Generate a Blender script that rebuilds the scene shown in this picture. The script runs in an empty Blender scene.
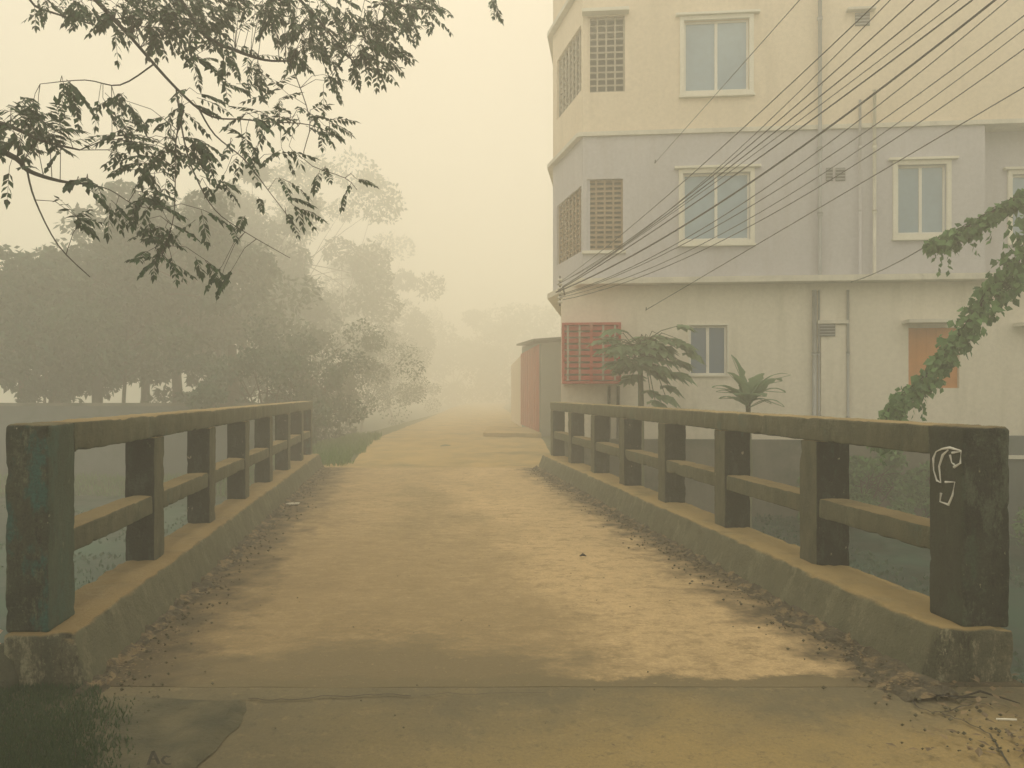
import bpy, math, random
from mathutils import Vector, noise
C = bpy.context.scene.collection
F, CX, HY, H = 770.0, 512.0, 393.0, 1.5          # focal length in px, centre, horizon row, eye height
R = math.radians
SK = 0.1429                                       # the bridge runs this much to the left per metre of depth

def at(x, y, Y):
    return Vector(((x-CX)/F*Y, Y, H-(y-HY)/F*Y))
def br(L, Y, z=0.0):                              # bridge frame: L metres right of the road axis line, Y deep
    return Vector((-SK*Y+L, Y, z))

# ---------------------------------------------------------------- materials
class N:
    def __init__(s, name):
        s.m = bpy.data.materials.new(name); s.m.use_nodes = True
        s.t = s.m.node_tree; s.n = s.t.nodes; s.l = s.t.links
        s.b = s.n['Principled BSDF']; s.g = s.n.new('ShaderNodeNewGeometry')
    def put(s, sock, v):
        if isinstance(v, (int, float)): sock.default_value = v
        elif isinstance(v, tuple): sock.default_value = v if len(v) == 4 or len(sock.default_value) == 3 else v+(1,)
        else: s.l.new(v, sock)
    def pos(s, st=(1, 1, 1), off=(0, 0, 0)):
        n = s.n.new('ShaderNodeMapping'); s.l.new(s.g.outputs['Position'], n.inputs[0])
        n.inputs['Scale'].default_value = st; n.inputs['Location'].default_value = off
        return n.outputs[0]
    def noise(s, scale, st=(1, 1, 1), det=6, rough=.6, off=(0, 0, 0), dist=0):
        n = s.n.new('ShaderNodeTexNoise'); s.l.new(s.pos(st, off), n.inputs['Vector'])
        n.inputs['Scale'].default_value = scale; n.inputs['Detail'].default_value = det
        n.inputs['Roughness'].default_value = rough; n.inputs['Distortion'].default_value = dist
        return n.outputs['Fac']
    def ramp(s, v, a, b, lo=0., hi=1.):
        n = s.n.new('ShaderNodeMapRange'); s.put(n.inputs[0], v)
        n.inputs[1].default_value = a; n.inputs[2].default_value = b
        n.inputs[3].default_value = lo; n.inputs[4].default_value = hi
        return n.outputs[0]
    def mix(s, f, a, b):
        n = s.n.new('ShaderNodeMix'); n.data_type = 'RGBA'
        s.put(n.inputs[0], f); s.put(n.inputs[6], a); s.put(n.inputs[7], b)
        return n.outputs[2]
    def math(s, op, a, b=0.):
        n = s.n.new('ShaderNodeMath'); n.operation = op; s.put(n.inputs[0], a); s.put(n.inputs[1], b)
        return n.outputs[0]
    def xyz(s, v):
        n = s.n.new('ShaderNodeSeparateXYZ'); s.l.new(v, n.inputs[0]); return n.outputs
    def bump(s, h, st=.4, d=.02):
        n = s.n.new('ShaderNodeBump'); s.put(n.inputs['Height'], h)
        n.inputs['Strength'].default_value = st; n.inputs['Distance'].default_value = d
        s.l.new(n.outputs[0], s.b.inputs['Normal'])
    def done(s, col, rough=.9, spec=.3):
        s.put(s.b.inputs['Base Color'], col); s.put(s.b.inputs['Roughness'], rough)
        s.b.inputs['Specular IOR Level'].default_value = spec
        return s.m

def pm(name, c1, c2, scale=3, st=(1, 1, 1), rough=.9, bump=.3, c3=None, s3=1.2, t3=(.55, .7), st3=(1, 1, 1), spec=.25, dust=None, bs=None):
    n = N(name)
    col = n.mix(n.ramp(n.noise(scale, st), .35, .65), c1, c2)
    if c3: col = n.mix(n.ramp(n.noise(s3, st3, off=(7, 3, 1)), *t3), col, c3)
    fine = n.noise(bs or scale*12, det=4)
    col = n.mix(n.ramp(fine, .3, .7, .0, .22), col, tuple(v*.45 for v in c1))
    if dust:
        up = n.ramp(n.xyz(n.g.outputs['Normal'])[2], .55, .9)
        col = n.mix(n.math('MULTIPLY', up, n.ramp(n.noise(2.2, off=(3, 9, 2)), .28, .5, .35, 1)), col, dust)
    n.bump(n.math('ADD', fine, n.noise(scale*2)), bump, .015)
    return n.done(col, rough, spec)

def leafmat(name, c1, c2, trans=.25):
    n = N(name)
    n.b.inputs['Roughness'].default_value = .55
    col = n.mix(n.g.outputs['Random Per Island'], c1, c2)
    n.done(col, .6, .3)
    tr = n.n.new('ShaderNodeBsdfTranslucent'); n.l.new(col, tr.inputs[0])
    mx = n.n.new('ShaderNodeMixShader'); mx.inputs[0].default_value = trans
    n.l.new(n.b.outputs[0], mx.inputs[1]); n.l.new(tr.outputs[0], mx.inputs[2])
    n.l.new(mx.outputs[0], n.n['Material Output'].inputs['Surface'])
    return n.m

M = {}
def concrete(name, base, dark, moss, paint=None, pt=(.62, .68), dustc=(.34, .265, .145), dusts=1.0, sidec=(.145, .148, .098)):
    n = N(name)
    col = n.mix(n.ramp(n.noise(2.6), .38, .62), base, dark)
    col = n.mix(n.ramp(n.noise(5, (1, 1, .14), off=(4, 1, 0)), .5, .68), col, moss)          # run-off streaks
    col = n.mix(n.ramp(n.noise(8, (1, 1, .35), off=(1, 8, 0), det=12, rough=.85), .53, .60, 0, .9), col, tuple(v*.25 for v in dark))
    col = n.mix(n.ramp(n.noise(20, (1, 1, .8), off=(1, 2, 7), det=12, rough=.85), .55, .62, 0, .8), col, tuple(min(1, v*2.2) for v in base))
    col = n.mix(n.ramp(n.noise(6.5, (1, 1, .4), off=(9, 4, 2), det=12, rough=.8), .52, .58, 0, .8), col, tuple(min(1, v*2.3) for v in base))
    if paint: col = n.mix(n.ramp(n.noise(3.2, (1, 1, .45), off=(2, 2, 5), det=8, rough=.7), *pt), col, paint)
    col = n.mix(n.ramp(n.noise(17, (1, 1, .6), det=6, rough=.7, off=(6, 6, 6)), .66, .69), col, (.40, .38, .28))    # chips
    fine = n.noise(60, det=5, rough=.7)
    col = n.mix(n.ramp(fine, .35, .65, 0, .5), col, tuple(v*.4 for v in dark))
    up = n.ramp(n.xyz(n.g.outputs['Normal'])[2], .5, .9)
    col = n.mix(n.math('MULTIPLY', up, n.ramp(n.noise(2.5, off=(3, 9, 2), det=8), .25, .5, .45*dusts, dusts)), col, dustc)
    # paler tone on the sideways faces paints in the light they catch
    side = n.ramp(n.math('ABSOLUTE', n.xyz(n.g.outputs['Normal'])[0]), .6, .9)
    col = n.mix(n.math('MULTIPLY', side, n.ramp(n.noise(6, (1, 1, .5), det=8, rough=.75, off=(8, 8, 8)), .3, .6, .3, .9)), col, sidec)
    n.bump(n.math('ADD', fine, n.math('MULTIPLY', n.noise(9, det=12, rough=.8), 3.)), .8, .016)
    return n.done(col, .92, .2)
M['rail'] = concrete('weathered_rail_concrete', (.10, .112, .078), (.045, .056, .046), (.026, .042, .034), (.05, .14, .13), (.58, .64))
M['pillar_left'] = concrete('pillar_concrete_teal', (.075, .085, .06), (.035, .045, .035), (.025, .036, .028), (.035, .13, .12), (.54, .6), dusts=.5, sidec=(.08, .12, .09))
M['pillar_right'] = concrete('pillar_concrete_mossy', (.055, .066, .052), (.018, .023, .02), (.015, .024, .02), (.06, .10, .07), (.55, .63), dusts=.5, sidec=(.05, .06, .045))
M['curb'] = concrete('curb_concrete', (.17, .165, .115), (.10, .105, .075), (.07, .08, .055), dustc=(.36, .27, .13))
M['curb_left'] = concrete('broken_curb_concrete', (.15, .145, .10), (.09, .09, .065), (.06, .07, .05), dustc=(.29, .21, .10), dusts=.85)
M['post'] = concrete('shaded_mossy_post_concrete', (.026, .034, .030), (.013, .019, .018), (.02, .03, .024), (.04, .10, .095), (.6, .66))  # base darkened to paint in the shade on the posts' front faces

def deckmat():
    n = N('dusty_deck')
    p = n.xyz(n.g.outputs['Position'])
    t = n.math('ADD', p[0], n.math('MULTIPLY', p[1], SK))      # across the road
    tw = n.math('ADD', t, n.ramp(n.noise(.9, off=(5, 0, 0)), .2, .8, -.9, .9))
    a = n.mix(n.ramp(n.noise(1.1, (1, .5, 1), det=8, rough=.65), .36, .66), (.57, .43, .25), (.43, .325, .185))
    grey = (.21, .17, .095)
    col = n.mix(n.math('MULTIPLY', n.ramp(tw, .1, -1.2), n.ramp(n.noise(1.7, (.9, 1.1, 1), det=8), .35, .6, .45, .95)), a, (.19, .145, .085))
    mid = n.math('SUBTRACT', 1., n.ramp(n.math('ABSOLUTE', n.math('SUBTRACT', tw, .3)), .15, .8))
    col = n.mix(n.math('MULTIPLY', mid, n.ramp(n.noise(.5, off=(1, 1, 1)), .35, .6, .3, .8)), col, grey)
    col = n.mix(n.ramp(n.noise(7, (.85, 1.15, 1), det=12, rough=.85, off=(0, 4, 0)), .50, .60, 0, .6), col, (.155, .125, .075))
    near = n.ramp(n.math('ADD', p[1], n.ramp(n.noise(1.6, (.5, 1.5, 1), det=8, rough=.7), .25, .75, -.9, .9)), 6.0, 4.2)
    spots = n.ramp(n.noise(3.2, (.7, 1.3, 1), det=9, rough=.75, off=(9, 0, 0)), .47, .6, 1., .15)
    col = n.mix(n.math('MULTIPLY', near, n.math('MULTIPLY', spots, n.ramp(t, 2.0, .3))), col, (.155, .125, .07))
    col = n.mix(n.ramp(n.noise(11, (.8, 1.2, 1), det=12, rough=.85, off=(2, 7, 0)), .47, .6, 0, .5), col, (.66, .50, .28))
    col = n.mix(n.ramp(n.noise(4.3, (.8, 1.1, 1), det=12, rough=.85, off=(12, 7, 0)), .52, .60, 0, .6), col, (.17, .135, .075))
    tn = n.math('ADD', t, n.ramp(n.noise(3.5, det=8, off=(8, 0, 0)), .3, .7, -.3, .3))
    old = n.math('MULTIPLY', n.ramp(n.math('ADD', t, n.ramp(n.noise(1.3, (1, .7, 1), det=9, rough=.7, off=(3, 3, 0)), .3, .7, -.7, .7)), 1.35, .75), n.ramp(n.math('ADD', p[1], n.ramp(n.noise(1., det=5, off=(3, 0, 0)), .3, .7, -2, 2)), 10.5, 6.5))
    col = n.mix(n.math('MULTIPLY', old, n.ramp(n.noise(5, (.85, 1.15, 1), det=12, rough=.8, off=(0, 0, 9)), .4, .6, .85, .35)), col, (.28, .215, .12))
    slab = n.math('MULTIPLY', n.ramp(n.math('ADD', p[1], n.ramp(n.noise(2.5, (.6, 1, 1), det=10, rough=.7, off=(1, 0, 3)), .3, .7, -.35, .35)), 4.6, 4.35), n.ramp(n.math('ADD', t, n.ramp(n.noise(2.2, det=8, off=(5, 0, 3)), .3, .7, -.5, .5)), 1.15, .8))
    col = n.mix(slab, col, (.18, .15, .09))
    lip = n.ramp(n.math('ADD', n.math('ADD', p[1], n.ramp(n.noise(1.1, det=3, off=(1, 6, 3)), .3, .7, -.09, .09)), n.ramp(n.noise(7, det=9, rough=.75, off=(1, 9, 3)), .3, .7, -.05, .05)), 4.07, 4.03)
    col = n.mix(lip, col, (.16, .137, .083))
    edge = n.math('ADD', n.ramp(tn, -.95, -1.4), n.ramp(tn, 2.15, 2.55))
    col = n.mix(n.math('MULTIPLY', edge, n.ramp(n.noise(5, det=8), .3, .55, .5, 1.)), col, (.075, .066, .045))
    fine = n.noise(45, det=8, rough=.85)
    col = n.mix(n.ramp(fine, .35, .75, 0, .6), col, (.13, .10, .065))
    col = n.mix(n.ramp(n.noise(28, det=6, rough=.8, off=(5, 5, 0)), .60, .72, 0, .5), col, (.55, .43, .24))
    n.bump(n.math('ADD', fine, n.math('MULTIPLY', n.noise(9, det=9, rough=.7), 2.5)), .55, .015)
    return n.done(col, .95, .15)
M['deck'] = deckmat()
def apronmat():
    n = N('apron_concrete')
    p = n.xyz(n.g.outputs['Position'])
    col = n.mix(n.ramp(n.noise(1.4, (1, 1.3, 1), det=8, rough=.65), .35, .65), (.175, .15, .09), (.13, .115, .075))
    warm = n.math('MULTIPLY', n.ramp(n.math('ADD', p[1], n.ramp(n.noise(2, det=7), .25, .75, -.4, .4)), 3.85, 3.2), n.ramp(p[0], -1.2, .6))
    col = n.mix(warm, col, (.29, .22, .10))
    col = n.mix(n.ramp(n.noise(7, det=9, rough=.75, off=(3, 3, 0)), .55, .68, 0, .6), col, (.30, .24, .13))
    col = n.mix(n.ramp(n.noise(13, det=12, rough=.85, off=(3, 9, 0)), .54, .62, 0, .6), col, (.07, .065, .045))
    sp = n.math('MULTIPLY', n.ramp(n.math('ADD', p[1], n.ramp(n.noise(4, (.5, 1, 1), det=9, rough=.7), .3, .7, -.06, .06)), 4.2, 4.3), n.ramp(n.math('ADD', p[0], n.ramp(n.noise(2, det=5, off=(4, 4, 0)), .3, .7, -.8, .8)), -.2, .5))
    col = n.mix(sp, col, (.36, .27, .135))
    fine = n.noise(50, det=8, rough=.85)
    col = n.mix(n.ramp(fine, .35, .75, 0, .6), col, (.06, .055, .04))
    n.bump(n.math('ADD', fine, n.math('MULTIPLY', n.noise(9, det=9), 2)), .5, .012)
    return n.done(col, .93, .2)
M['apron'] = apronmat()
M['road'] = pm('dusty_earth_road', (.40, .29, .13), (.27, .21, .10), 1.2, (1, .6, 1), c3=(.17, .15, .08), s3=.7)
M['dirt'] = pm('kerb_dirt', (.10, .088, .06), (.045, .042, .032), 14, bump=1., c3=(.22, .17, .10), s3=9, t3=(.5, .6), bs=80)
M['soil'] = pm('packed_soil', (.12, .11, .07), (.06, .062, .042), 5, bump=.8, c3=(.05, .05, .03), s3=3)
M['ground'] = pm('weedy_ground', (.055, .085, .035), (.04, .055, .03), 2.5, bump=.8, c3=(.12, .10, .06), s3=.8)
M['bankwall'] = pm('retaining_wall_concrete', (.22, .21, .18), (.13, .13, .11), 1.6, (1, 1, .4), c3=(.05, .07, .05), s3=1.5, t3=(.5, .7))
M['plaster_cream'] = pm('cream_plaster', (.87, .765, .62), (.83, .725, .58), 1.1, (1, 1, .35), bump=.06, c3=(.74, .65, .52), s3=2.6, t3=(.52, .74), st3=(1, 1, .12))
M['plaster_white'] = pm('white_plaster', (.85, .80, .70), (.81, .76, .66), 1.1, (1, 1, .35), bump=.06, c3=(.70, .66, .56), s3=2.8, t3=(.52, .74), st3=(1, 1, .12))
M['plaster_grey'] = pm('grey_plaster', (.61, .60, .64), (.565, .555, .595), 1.2, (1, 1, .35), bump=.06, c3=(.53, .51, .53), s3=2.8, t3=(.52, .74), st3=(1, 1, .12))
M['trim'] = pm('white_trim', (.86, .84, .76), (.80, .78, .69), 3, (1, 1, 1), bump=.05)
M['ledge'] = pm('ledge_plaster', (.80, .77, .68), (.62, .60, .54), 2.5, (1, 1, 1), bump=.1, c3=(.35, .34, .3), s3=4, t3=(.62, .8))
M['alu'] = pm('window_frame_paint', (.86, .85, .8), (.8, .79, .74), 3, bump=.02, rough=.45)
M['glass'] = pm('window_glass', (.33, .45, .55), (.24, .34, .44), .6, bump=.0, rough=.12, spec=.7)
M['glass_blue'] = pm('blue_window_glass', (.13, .20, .31), (.11, .17, .27), .6, bump=.0, rough=.15, spec=.5)
M['grille'] = pm('cream_grille_paint', (.50, .46, .38), (.42, .38, .31), 5, bump=.05, rough=.6)
M['grille_rust'] = pm('rusty_grille_paint', (.44, .34, .23), (.34, .25, .17), 5, bump=.05, rough=.7)
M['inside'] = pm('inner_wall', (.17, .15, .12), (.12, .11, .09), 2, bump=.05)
M['red'] = pm('red_slat_paint', (.55, .10, .08), (.36, .06, .045), 4, bump=.1, rough=.6, c3=(.5, .28, .22), s3=4, t3=(.6, .75))
M['redgate'] = pm('red_metal_gate', (.50, .085, .045), (.40, .065, .04), 2, (1, 1, .4), bump=.1, rough=.6)
M['orange'] = pm('orange_shutter', (.66, .27, .06), (.56, .22, .05), 3, bump=.1, rough=.7)
M['slate'] = pm('blue_grey_painted_wall', (.13, .15, .155), (.09, .11, .11), 1.5, bump=.2, c3=(.05, .08, .06), s3=1.4)
M['pipe'] = pm('plastic_pipe', (.42, .43, .45), (.36, .37, .38), 4, bump=.03, rough=.5)
M['vent'] = pm('vent_louvre', (.15, .15, .16), (.10, .10, .11), 4, bump=.05)
M['shed'] = pm('grey_sheet_metal', (.20, .22, .21), (.15, .17, .16), 2, bump=.1, rough=.6)
M['roofsheet'] = pm('dark_roof_sheet', (.09, .09, .08), (.06, .06, .055), 2, bump=.2, rough=.7)
M['wire'] = pm('cable_rubber', (.025, .027, .03), (.02, .02, .022), 4, bump=.0, rough=.5)
M['wire_grey'] = pm('cable_grey', (.05, .055, .06), (.04, .045, .05), 4, bump=.0, rough=.5)
M['iron'] = pm('painted_iron', (.10, .10, .095), (.07, .06, .05), 8, bump=.1, rough=.6)
M['bark'] = pm('tree_bark', (.085, .075, .055), (.05, .045, .035), 9, (1, 1, .3), bump=1.)
M['twig'] = pm('twig_bark', (.035, .033, .028), (.025, .022, .02), 9, bump=.3)
M['stem'] = pm('green_stem', (.16, .17, .10), (.10, .11, .07), 8, (1, 1, .4), bump=.4)
M['leaf_near'] = leafmat('dark_feather_leaf', (.012, .036, .024), (.038, .10, .042), .3)
M['leaf_a'] = leafmat('dull_green_leaf', (.016, .058, .040), (.032, .09, .055), .2)
M['leaf_b'] = leafmat('olive_leaf', (.025, .07, .04), (.05, .11, .058), .2)
M['leaf_vine'] = leafmat('vine_leaf', (.045, .12, .045), (.17, .33, .13), .3)
M['leaf_pap'] = leafmat('broad_leaf', (.17, .27, .15), (.27, .38, .22), .45)
M['grass'] = leafmat('grass_blade', (.06, .15, .035), (.11, .21, .06), .3)
M['grass_near'] = leafmat('dark_turf_blade', (.025, .06, .028), (.05, .09, .035), .25)  # darker green than the verge grass
M['weed'] = leafmat('water_weed_leaf', (.03, .08, .055), (.055, .12, .08), .2)
M['deadleaf'] = leafmat('dead_leaf', (.08, .06, .038), (.20, .145, .08), .1)
M['litter'] = leafmat('scrap_litter', (.55, .25, .12), (.75, .78, .76), .1)
M['rock'] = pm('mossy_rock', (.08, .08, .055), (.04, .05, .03), 6, bump=1., c3=(.04, .07, .03), s3=4)
M['white'] = pm('white_chalk_paint', (.75, .76, .74), (.6, .6, .58), 30, bump=.1)
M['black'] = pm('scratch_shadow', (.04, .036, .03), (.03, .03, .025), 20, bump=.1)
def watermat():
    n = N('green_canal_water')
    col = n.mix(n.ramp(n.noise(.55, det=8, rough=.65), .42, .6), (.012, .03, .028), (.03, .075, .058))
    n.bump(n.noise(5, det=5), .15, .02)
    return n.done(col, n.ramp(n.noise(.55, det=8, rough=.65), .42, .6, .4, .8), .12)
M['water'] = watermat()

# ---------------------------------------------------------------- mesh helpers
WL = {}
class MB:
    def __init__(s): s.v = []; s.f = []
    def face(s, *p):
        i = len(s.v); s.v += [Vector(q) for q in p]; s.f.append(tuple(range(i, i+len(p))))
    def grid(s, pts):                                   # pts[i][j]
        i0 = len(s.v); n, m = len(pts), len(pts[0])
        for r in pts: s.v += [Vector(p) for p in r]
        for i in range(n-1):
            for j in range(m-1):
                a = i0+i*m+j; s.f.append((a, a+m, a+m+1, a+1))
    def hexa(s, b, t):                                  # 4 bottom, 4 top points, counter-clockwise seen from above
        i = len(s.v); s.v += [Vector(p) for p in b]+[Vector(p) for p in t]
        for q in ((3, 2, 1, 0), (4, 5, 6, 7), (0, 1, 5, 4), (1, 2, 6, 5), (2, 3, 7, 6), (3, 0, 4, 7)):
            s.f.append(tuple(i+k for k in q))
    def box(s, x0, x1, y0, y1, z0, z1):
        s.hexa([(x0, y0, z0), (x1, y0, z0), (x1, y1, z0), (x0, y1, z0)], [(x0, y0, z1), (x1, y0, z1), (x1, y1, z1), (x0, y1, z1)])
    def obox(s, o, a, b, c):                            # corner and three edge vectors
        o, a, b, c = map(Vector, (o, a, b, c))
        s.hexa([o, o+a, o+a+b, o+b], [o+c, o+a+c, o+a+b+c, o+b+c])
    def tube(s, pts, r, k=6, cap=True):
        pts = [Vector(p) for p in pts]; n = len(pts)
        if not isinstance(r, (list, tuple)): r = [r]*n
        i0 = len(s.v); ref = Vector((.3, .2, .93))
        for i, p in enumerate(pts):
            d = (pts[min(i+1, n-1)]-pts[max(i-1, 0)]).normalized()
            if abs(d.dot(ref)) > .95: rr = Vector((1, 0, 0))
            else: rr = ref
            u = d.cross(rr).normalized(); w = d.cross(u)
            for j in range(k):
                a = 2*math.pi*j/k; s.v.append(p+(u*math.cos(a)+w*math.sin(a))*r[i])
        for i in range(n-1):
            for j in range(k):
                a = i0+i*k+j; b = i0+i*k+(j+1) % k; s.f.append((a, b, b+k, a+k))
        if cap:
            s.f.append(tuple(i0+j for j in range(k))); s.f.append(tuple(i0+(n-1)*k+j for j in range(k-1, -1, -1)))
    def rbox(s, f, dims, step=.05, r=.018, amp=.004, chip=.03, seed=0.):
        # f maps local (a,b,c) in [0,dims] to world; a rounded, chipped block
        A, B, Cc = dims; i0 = len(s.v); idx = {}
        na, nb, nc = [max(2, min(220, int(d/step))) for d in dims]
        def ax(d, n_): return sorted(set([0, r*.5, r]+[r+(d-2*r)*i/n_ for i in range(1, n_)]+[d-r, d-r*.5, d]))
        ca, cb, cc = ax(A, na), ax(B, nb), ax(Cc, nc)
        def vert(p):
            k = tuple(round(q, 5) for q in p)
            if k in idx: return idx[k]
            w = f(*p)
            rr = r*(1+max(0, noise.noise(w*9.+Vector((seed, 0, 0)))-.22)*chip/r*1.6)
            rr = min(rr, min(A, B, Cc)*.4)
            q = Vector([min(max(p[i], rr), dims[i]-rr) for i in range(3)]); d = Vector(p)-q
            if d.length > 1e-9: q = q+d.normalized()*rr
            w = f(*q); w += noise.noise_vector(w*7.)*amp*.8+noise.noise_vector(w*27.)*amp*.9
            s.v.append(w); idx[k] = len(s.v)-1; return idx[k]
        def sheet(c1, c2, fn, flip):
            for i in range(len(c1)-1):
                for j in range(len(c2)-1):
                    q = [vert(fn(c1[i], c2[j])), vert(fn(c1[i+1], c2[j])), vert(fn(c1[i+1], c2[j+1])), vert(fn(c1[i], c2[j+1]))]
                    s.f.append(tuple(q[::-1] if flip else q))
        sheet(ca, cb, lambda a, b: (a, b, 0), True); sheet(ca, cb, lambda a, b: (a, b, Cc), False)
        sheet(ca, cc, lambda a, c: (a, 0, c), False); sheet(ca, cc, lambda a, c: (a, B, c), True)
        sheet(cb, cc, lambda b, c: (0, b, c), True); sheet(cb, cc, lambda b, c: (A, b, c), False)
    def build(s, name, m, parent=None, smooth=False, loc=None):
        me = bpy.data.meshes.new(name)
        base = WL[parent.name] if parent else Vector(loc or (0, 0, 0))
        me.from_pydata([v-base for v in s.v], [], s.f); me.update()
        if smooth:
            for p in me.polygons: p.use_smooth = True
        me.materials.append(M[m])
        o = bpy.data.objects.new(name, me); C.objects.link(o)
        if parent: o.parent = parent; WL[o.name] = base.copy()
        else: o.location = base; WL[o.name] = base.copy()
        return o

def tag(o, label=None, cat=None, group=None, kind=None):
    for k, v in (('label', label), ('category', cat), ('group', group), ('kind', kind)):
        if v: o[k] = v
    return o
def thing(name, loc, label, cat, group=None, kind=None):
    o = bpy.data.objects.new(name, None); C.objects.link(o); o.location = loc; o.empty_display_size = .2
    WL[o.name] = Vector(loc); return tag(o, label, cat, group, kind)

# ---------------------------------------------------------------- ground, road, water
def lerp(t, a, b): return a+(b-a)*t
def sst(x, a, b):
    t = min(1, max(0, (x-a)/(b-a))); return t*t*(3-2*t)
WZ = -1.0
def hgt(x, y):
    L = x+SK*y
    road = 1-sst(abs(L-.45), 2.9, 5.2) if y < 4 else 1-sst(abs(x+2.0), 3.1, 6.5)
    z = lerp(road, -.75, -.03)
    if x > 1 and y > 15: z = lerp(sst(y, 15.2, 16.2), z, .0)
    if x > 8 and 10 < y <= 17: z = max(z, lerp(sst(x, 7.6, 10)*sst(y, 10, 13), -1.6, .15))
    can = sst(y, 3.6, 4.3)*(1-sst(y, 15.3, 16.0)) if x > -4.6 else sst(y, 3.6, 4.3)*(1-sst(y, 17.5, 19.5))
    if not (x > 7 and 10 < y): z = lerp(can, z, -1.7)
    else: z = lerp(can*(1-sst(x, 7.6, 10)*sst(y, 9.5, 13)), z, -1.7)
    if y > 120 or abs(x) > 120: return z
    return z+noise.noise(Vector((x*.9, y*.9, 0)))*.05*(1-road*.8)
xs = [-300, -200, -120, -80, -60, -45, -36]+[-30+.5*i for i in range(101)]+[24, 30, 40, 60, 80, 120, 200, 300]
ys = [-300, -150, -60, -20, -8, -2]+[0+.4*i for i in range(100)]+[42, 46, 52, 60, 75, 100, 150, 220, 300]
m = MB(); m.grid([[(x, y, hgt(x, y)) for y in ys] for x in xs]); m.f = [f[::-1] for f in m.f]
g = m.build('ground', 'ground', smooth=True); tag(g, 'weedy earth ground around the canal and road', None, None, 'structure')
m = MB(); m.grid([[(-60+i*3, 2+j, WZ) for j in range(19)] for i in range(41)]); m.f = [f[::-1] for f in m.f]
tag(m.build('canal_water', 'water'), 'green still canal water below the bridge', None, None, 'structure')

def strip(name, rows, z, mt, n=24, amp=.006, thick=.0, kind='structure', label=None):
    # rows: (Y, xl, xr)
    m = MB(); pts = []
    for k in range(len(rows)-1):
        a, b = rows[k], rows[k+1]; ns = max(1, int(abs(b[0]-a[0])/.12)) if b[0] < 20 else max(1, int(abs(b[0]-a[0])/1))
        for i in range(ns+(k == len(rows)-2)):
            t = i/ns; Y, l, r = [lerp(t, a[q], b[q]) for q in range(3)]
            pts.append([(lerp(j/n, l, r), Y, z+noise.noise(Vector((lerp(j/n, l, r)*1.8, Y*1.8, z)))*amp) for j in range(n+1)])
    m.grid(pts); m.f = [f for f in m.f]
    if thick:
        l = [p[0] for p in pts]; r = [p[-1] for p in pts]
        dn = Vector((0, 0, -thick))
        m.grid([[Vector(p)+dn for p in l], l]); m.grid([r, [Vector(p)+dn for p in r]])
        m.grid([pts[0], [Vector(p)+dn for p in pts[0]]]); m.grid([[Vector(p)+dn for p in pts[-1]], pts[-1]])
        m.face(Vector(pts[0][0])+dn, Vector(pts[-1][0])+dn, Vector(pts[-1][-1])+dn, Vector(pts[0][-1])+dn)
    o = m.build(name, mt, smooth=False)
    tag(o, label, None, None, kind); return o
def BX(L, Y): return -SK*Y+L
DL, DR = -1.57, 2.68
strip('bridge_deck', [(3.93, BX(-2.05, 3.93), BX(3.2, 3.93)), (15.5, BX(-2.05, 15.5), BX(3.2, 15.5))], 0, 'deck', 40, .012, .38, label='dusty concrete bridge deck')
apron = strip('pavement', [(1.2, BX(-3.1, 1.2), BX(4.0, 1.2)), (3.2, BX(-2.6, 3.2), BX(3.6, 3.2)), (3.9295, BX(-2.1, 3.9295), BX(3.3, 3.9295))], -.002, 'apron', 30, .008, .3, label='greyish concrete approach slab before the bridge')
strip('road', [(-60, -4, 8), (-8, -4, 4.5), (1.195, BX(-3.1, 1.195), BX(4.0, 1.195))], -.012, 'apron', 10, .01, .2, label='concrete road behind the camera')
strip('earth_road', [(15.505, BX(-2.05, 15.5), BX(3.1, 15.5)), (17, -3.5, .95), (24.6, -4.5, 1.0), (42.8, -4.9, .6), (80, -6.2, -1.0), (160, -7, 0)], -.01, 'road', 26, .03, .0, label='dusty earth road running into the fog')
# soil patch at the lower left, beside the apron
rnd = random.Random(4)
m = MB()
edge = [(100, 699), (150, 697), (190, 699), (248, 701), (243, 722), (225, 742), (196, 768), (160, 820), (-60, 900), (-120, 700), (-40, 692), (40, 697)]
ctr = Vector((-1.9, 3.35, .0))
ring = []
for (x, y) in edge:
    Y = H*F/(y-HY); ring.append(Vector(((x-CX)/F*Y, Y, 0)))
rr = []
for i in range(len(ring)):
    for k in range(6):
        p = ring[i].lerp(ring[(i+1) % len(ring)], k/6); p += Vector(noise.noise_vector(p*6))*.03; p.z = 0; rr.append(p)
rows = []
for q in (1, .93, .8, .6, .4, .2, .02):
    rows.append([Vector((lerp(q, ctr.x, p.x), lerp(q, ctr.y, p.y), (0.0 if q == 1 else .012+.022*abs(noise.noise(Vector((lerp(q, ctr.x, p.x)*4, lerp(q, ctr.y, p.y)*4, 0))))))) for p in rr+rr[:1]])
m.grid(rows); m.f = [f[::-1] for f in m.f]
tag(m.build('soil', 'soil', smooth=True), 'trodden dark soil patch at the pavement edge', None, None, 'structure')
# scratched letters in the soil
def stroke(mb, pts, w, n=Vector((0, 0, 1))):
    pts = [Vector(p) for p in pts]
    for a, b in zip(pts, pts[1:]):
        d = (b-a).normalized(); s_ = d.cross(n)*w
        mb.face(a-s_, b-s_, b+s_, a+s_)
def gp(x, y, z=.045): 
    Y = (H-z)*F/(y-HY); return Vector(((x-CX)/F*Y, Y, z))
m = MB()
stroke(m, [gp(148, 765), gp(153, 751), gp(159, 764)], .006); stroke(m, [gp(150, 759), gp(158, 759)], .005)
stroke(m, [gp(170, 757), gp(165, 756), gp(162, 760), gp(165, 764), gp(171, 764)], .006)
m.build('scratched_letters', 'black', apron)
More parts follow.
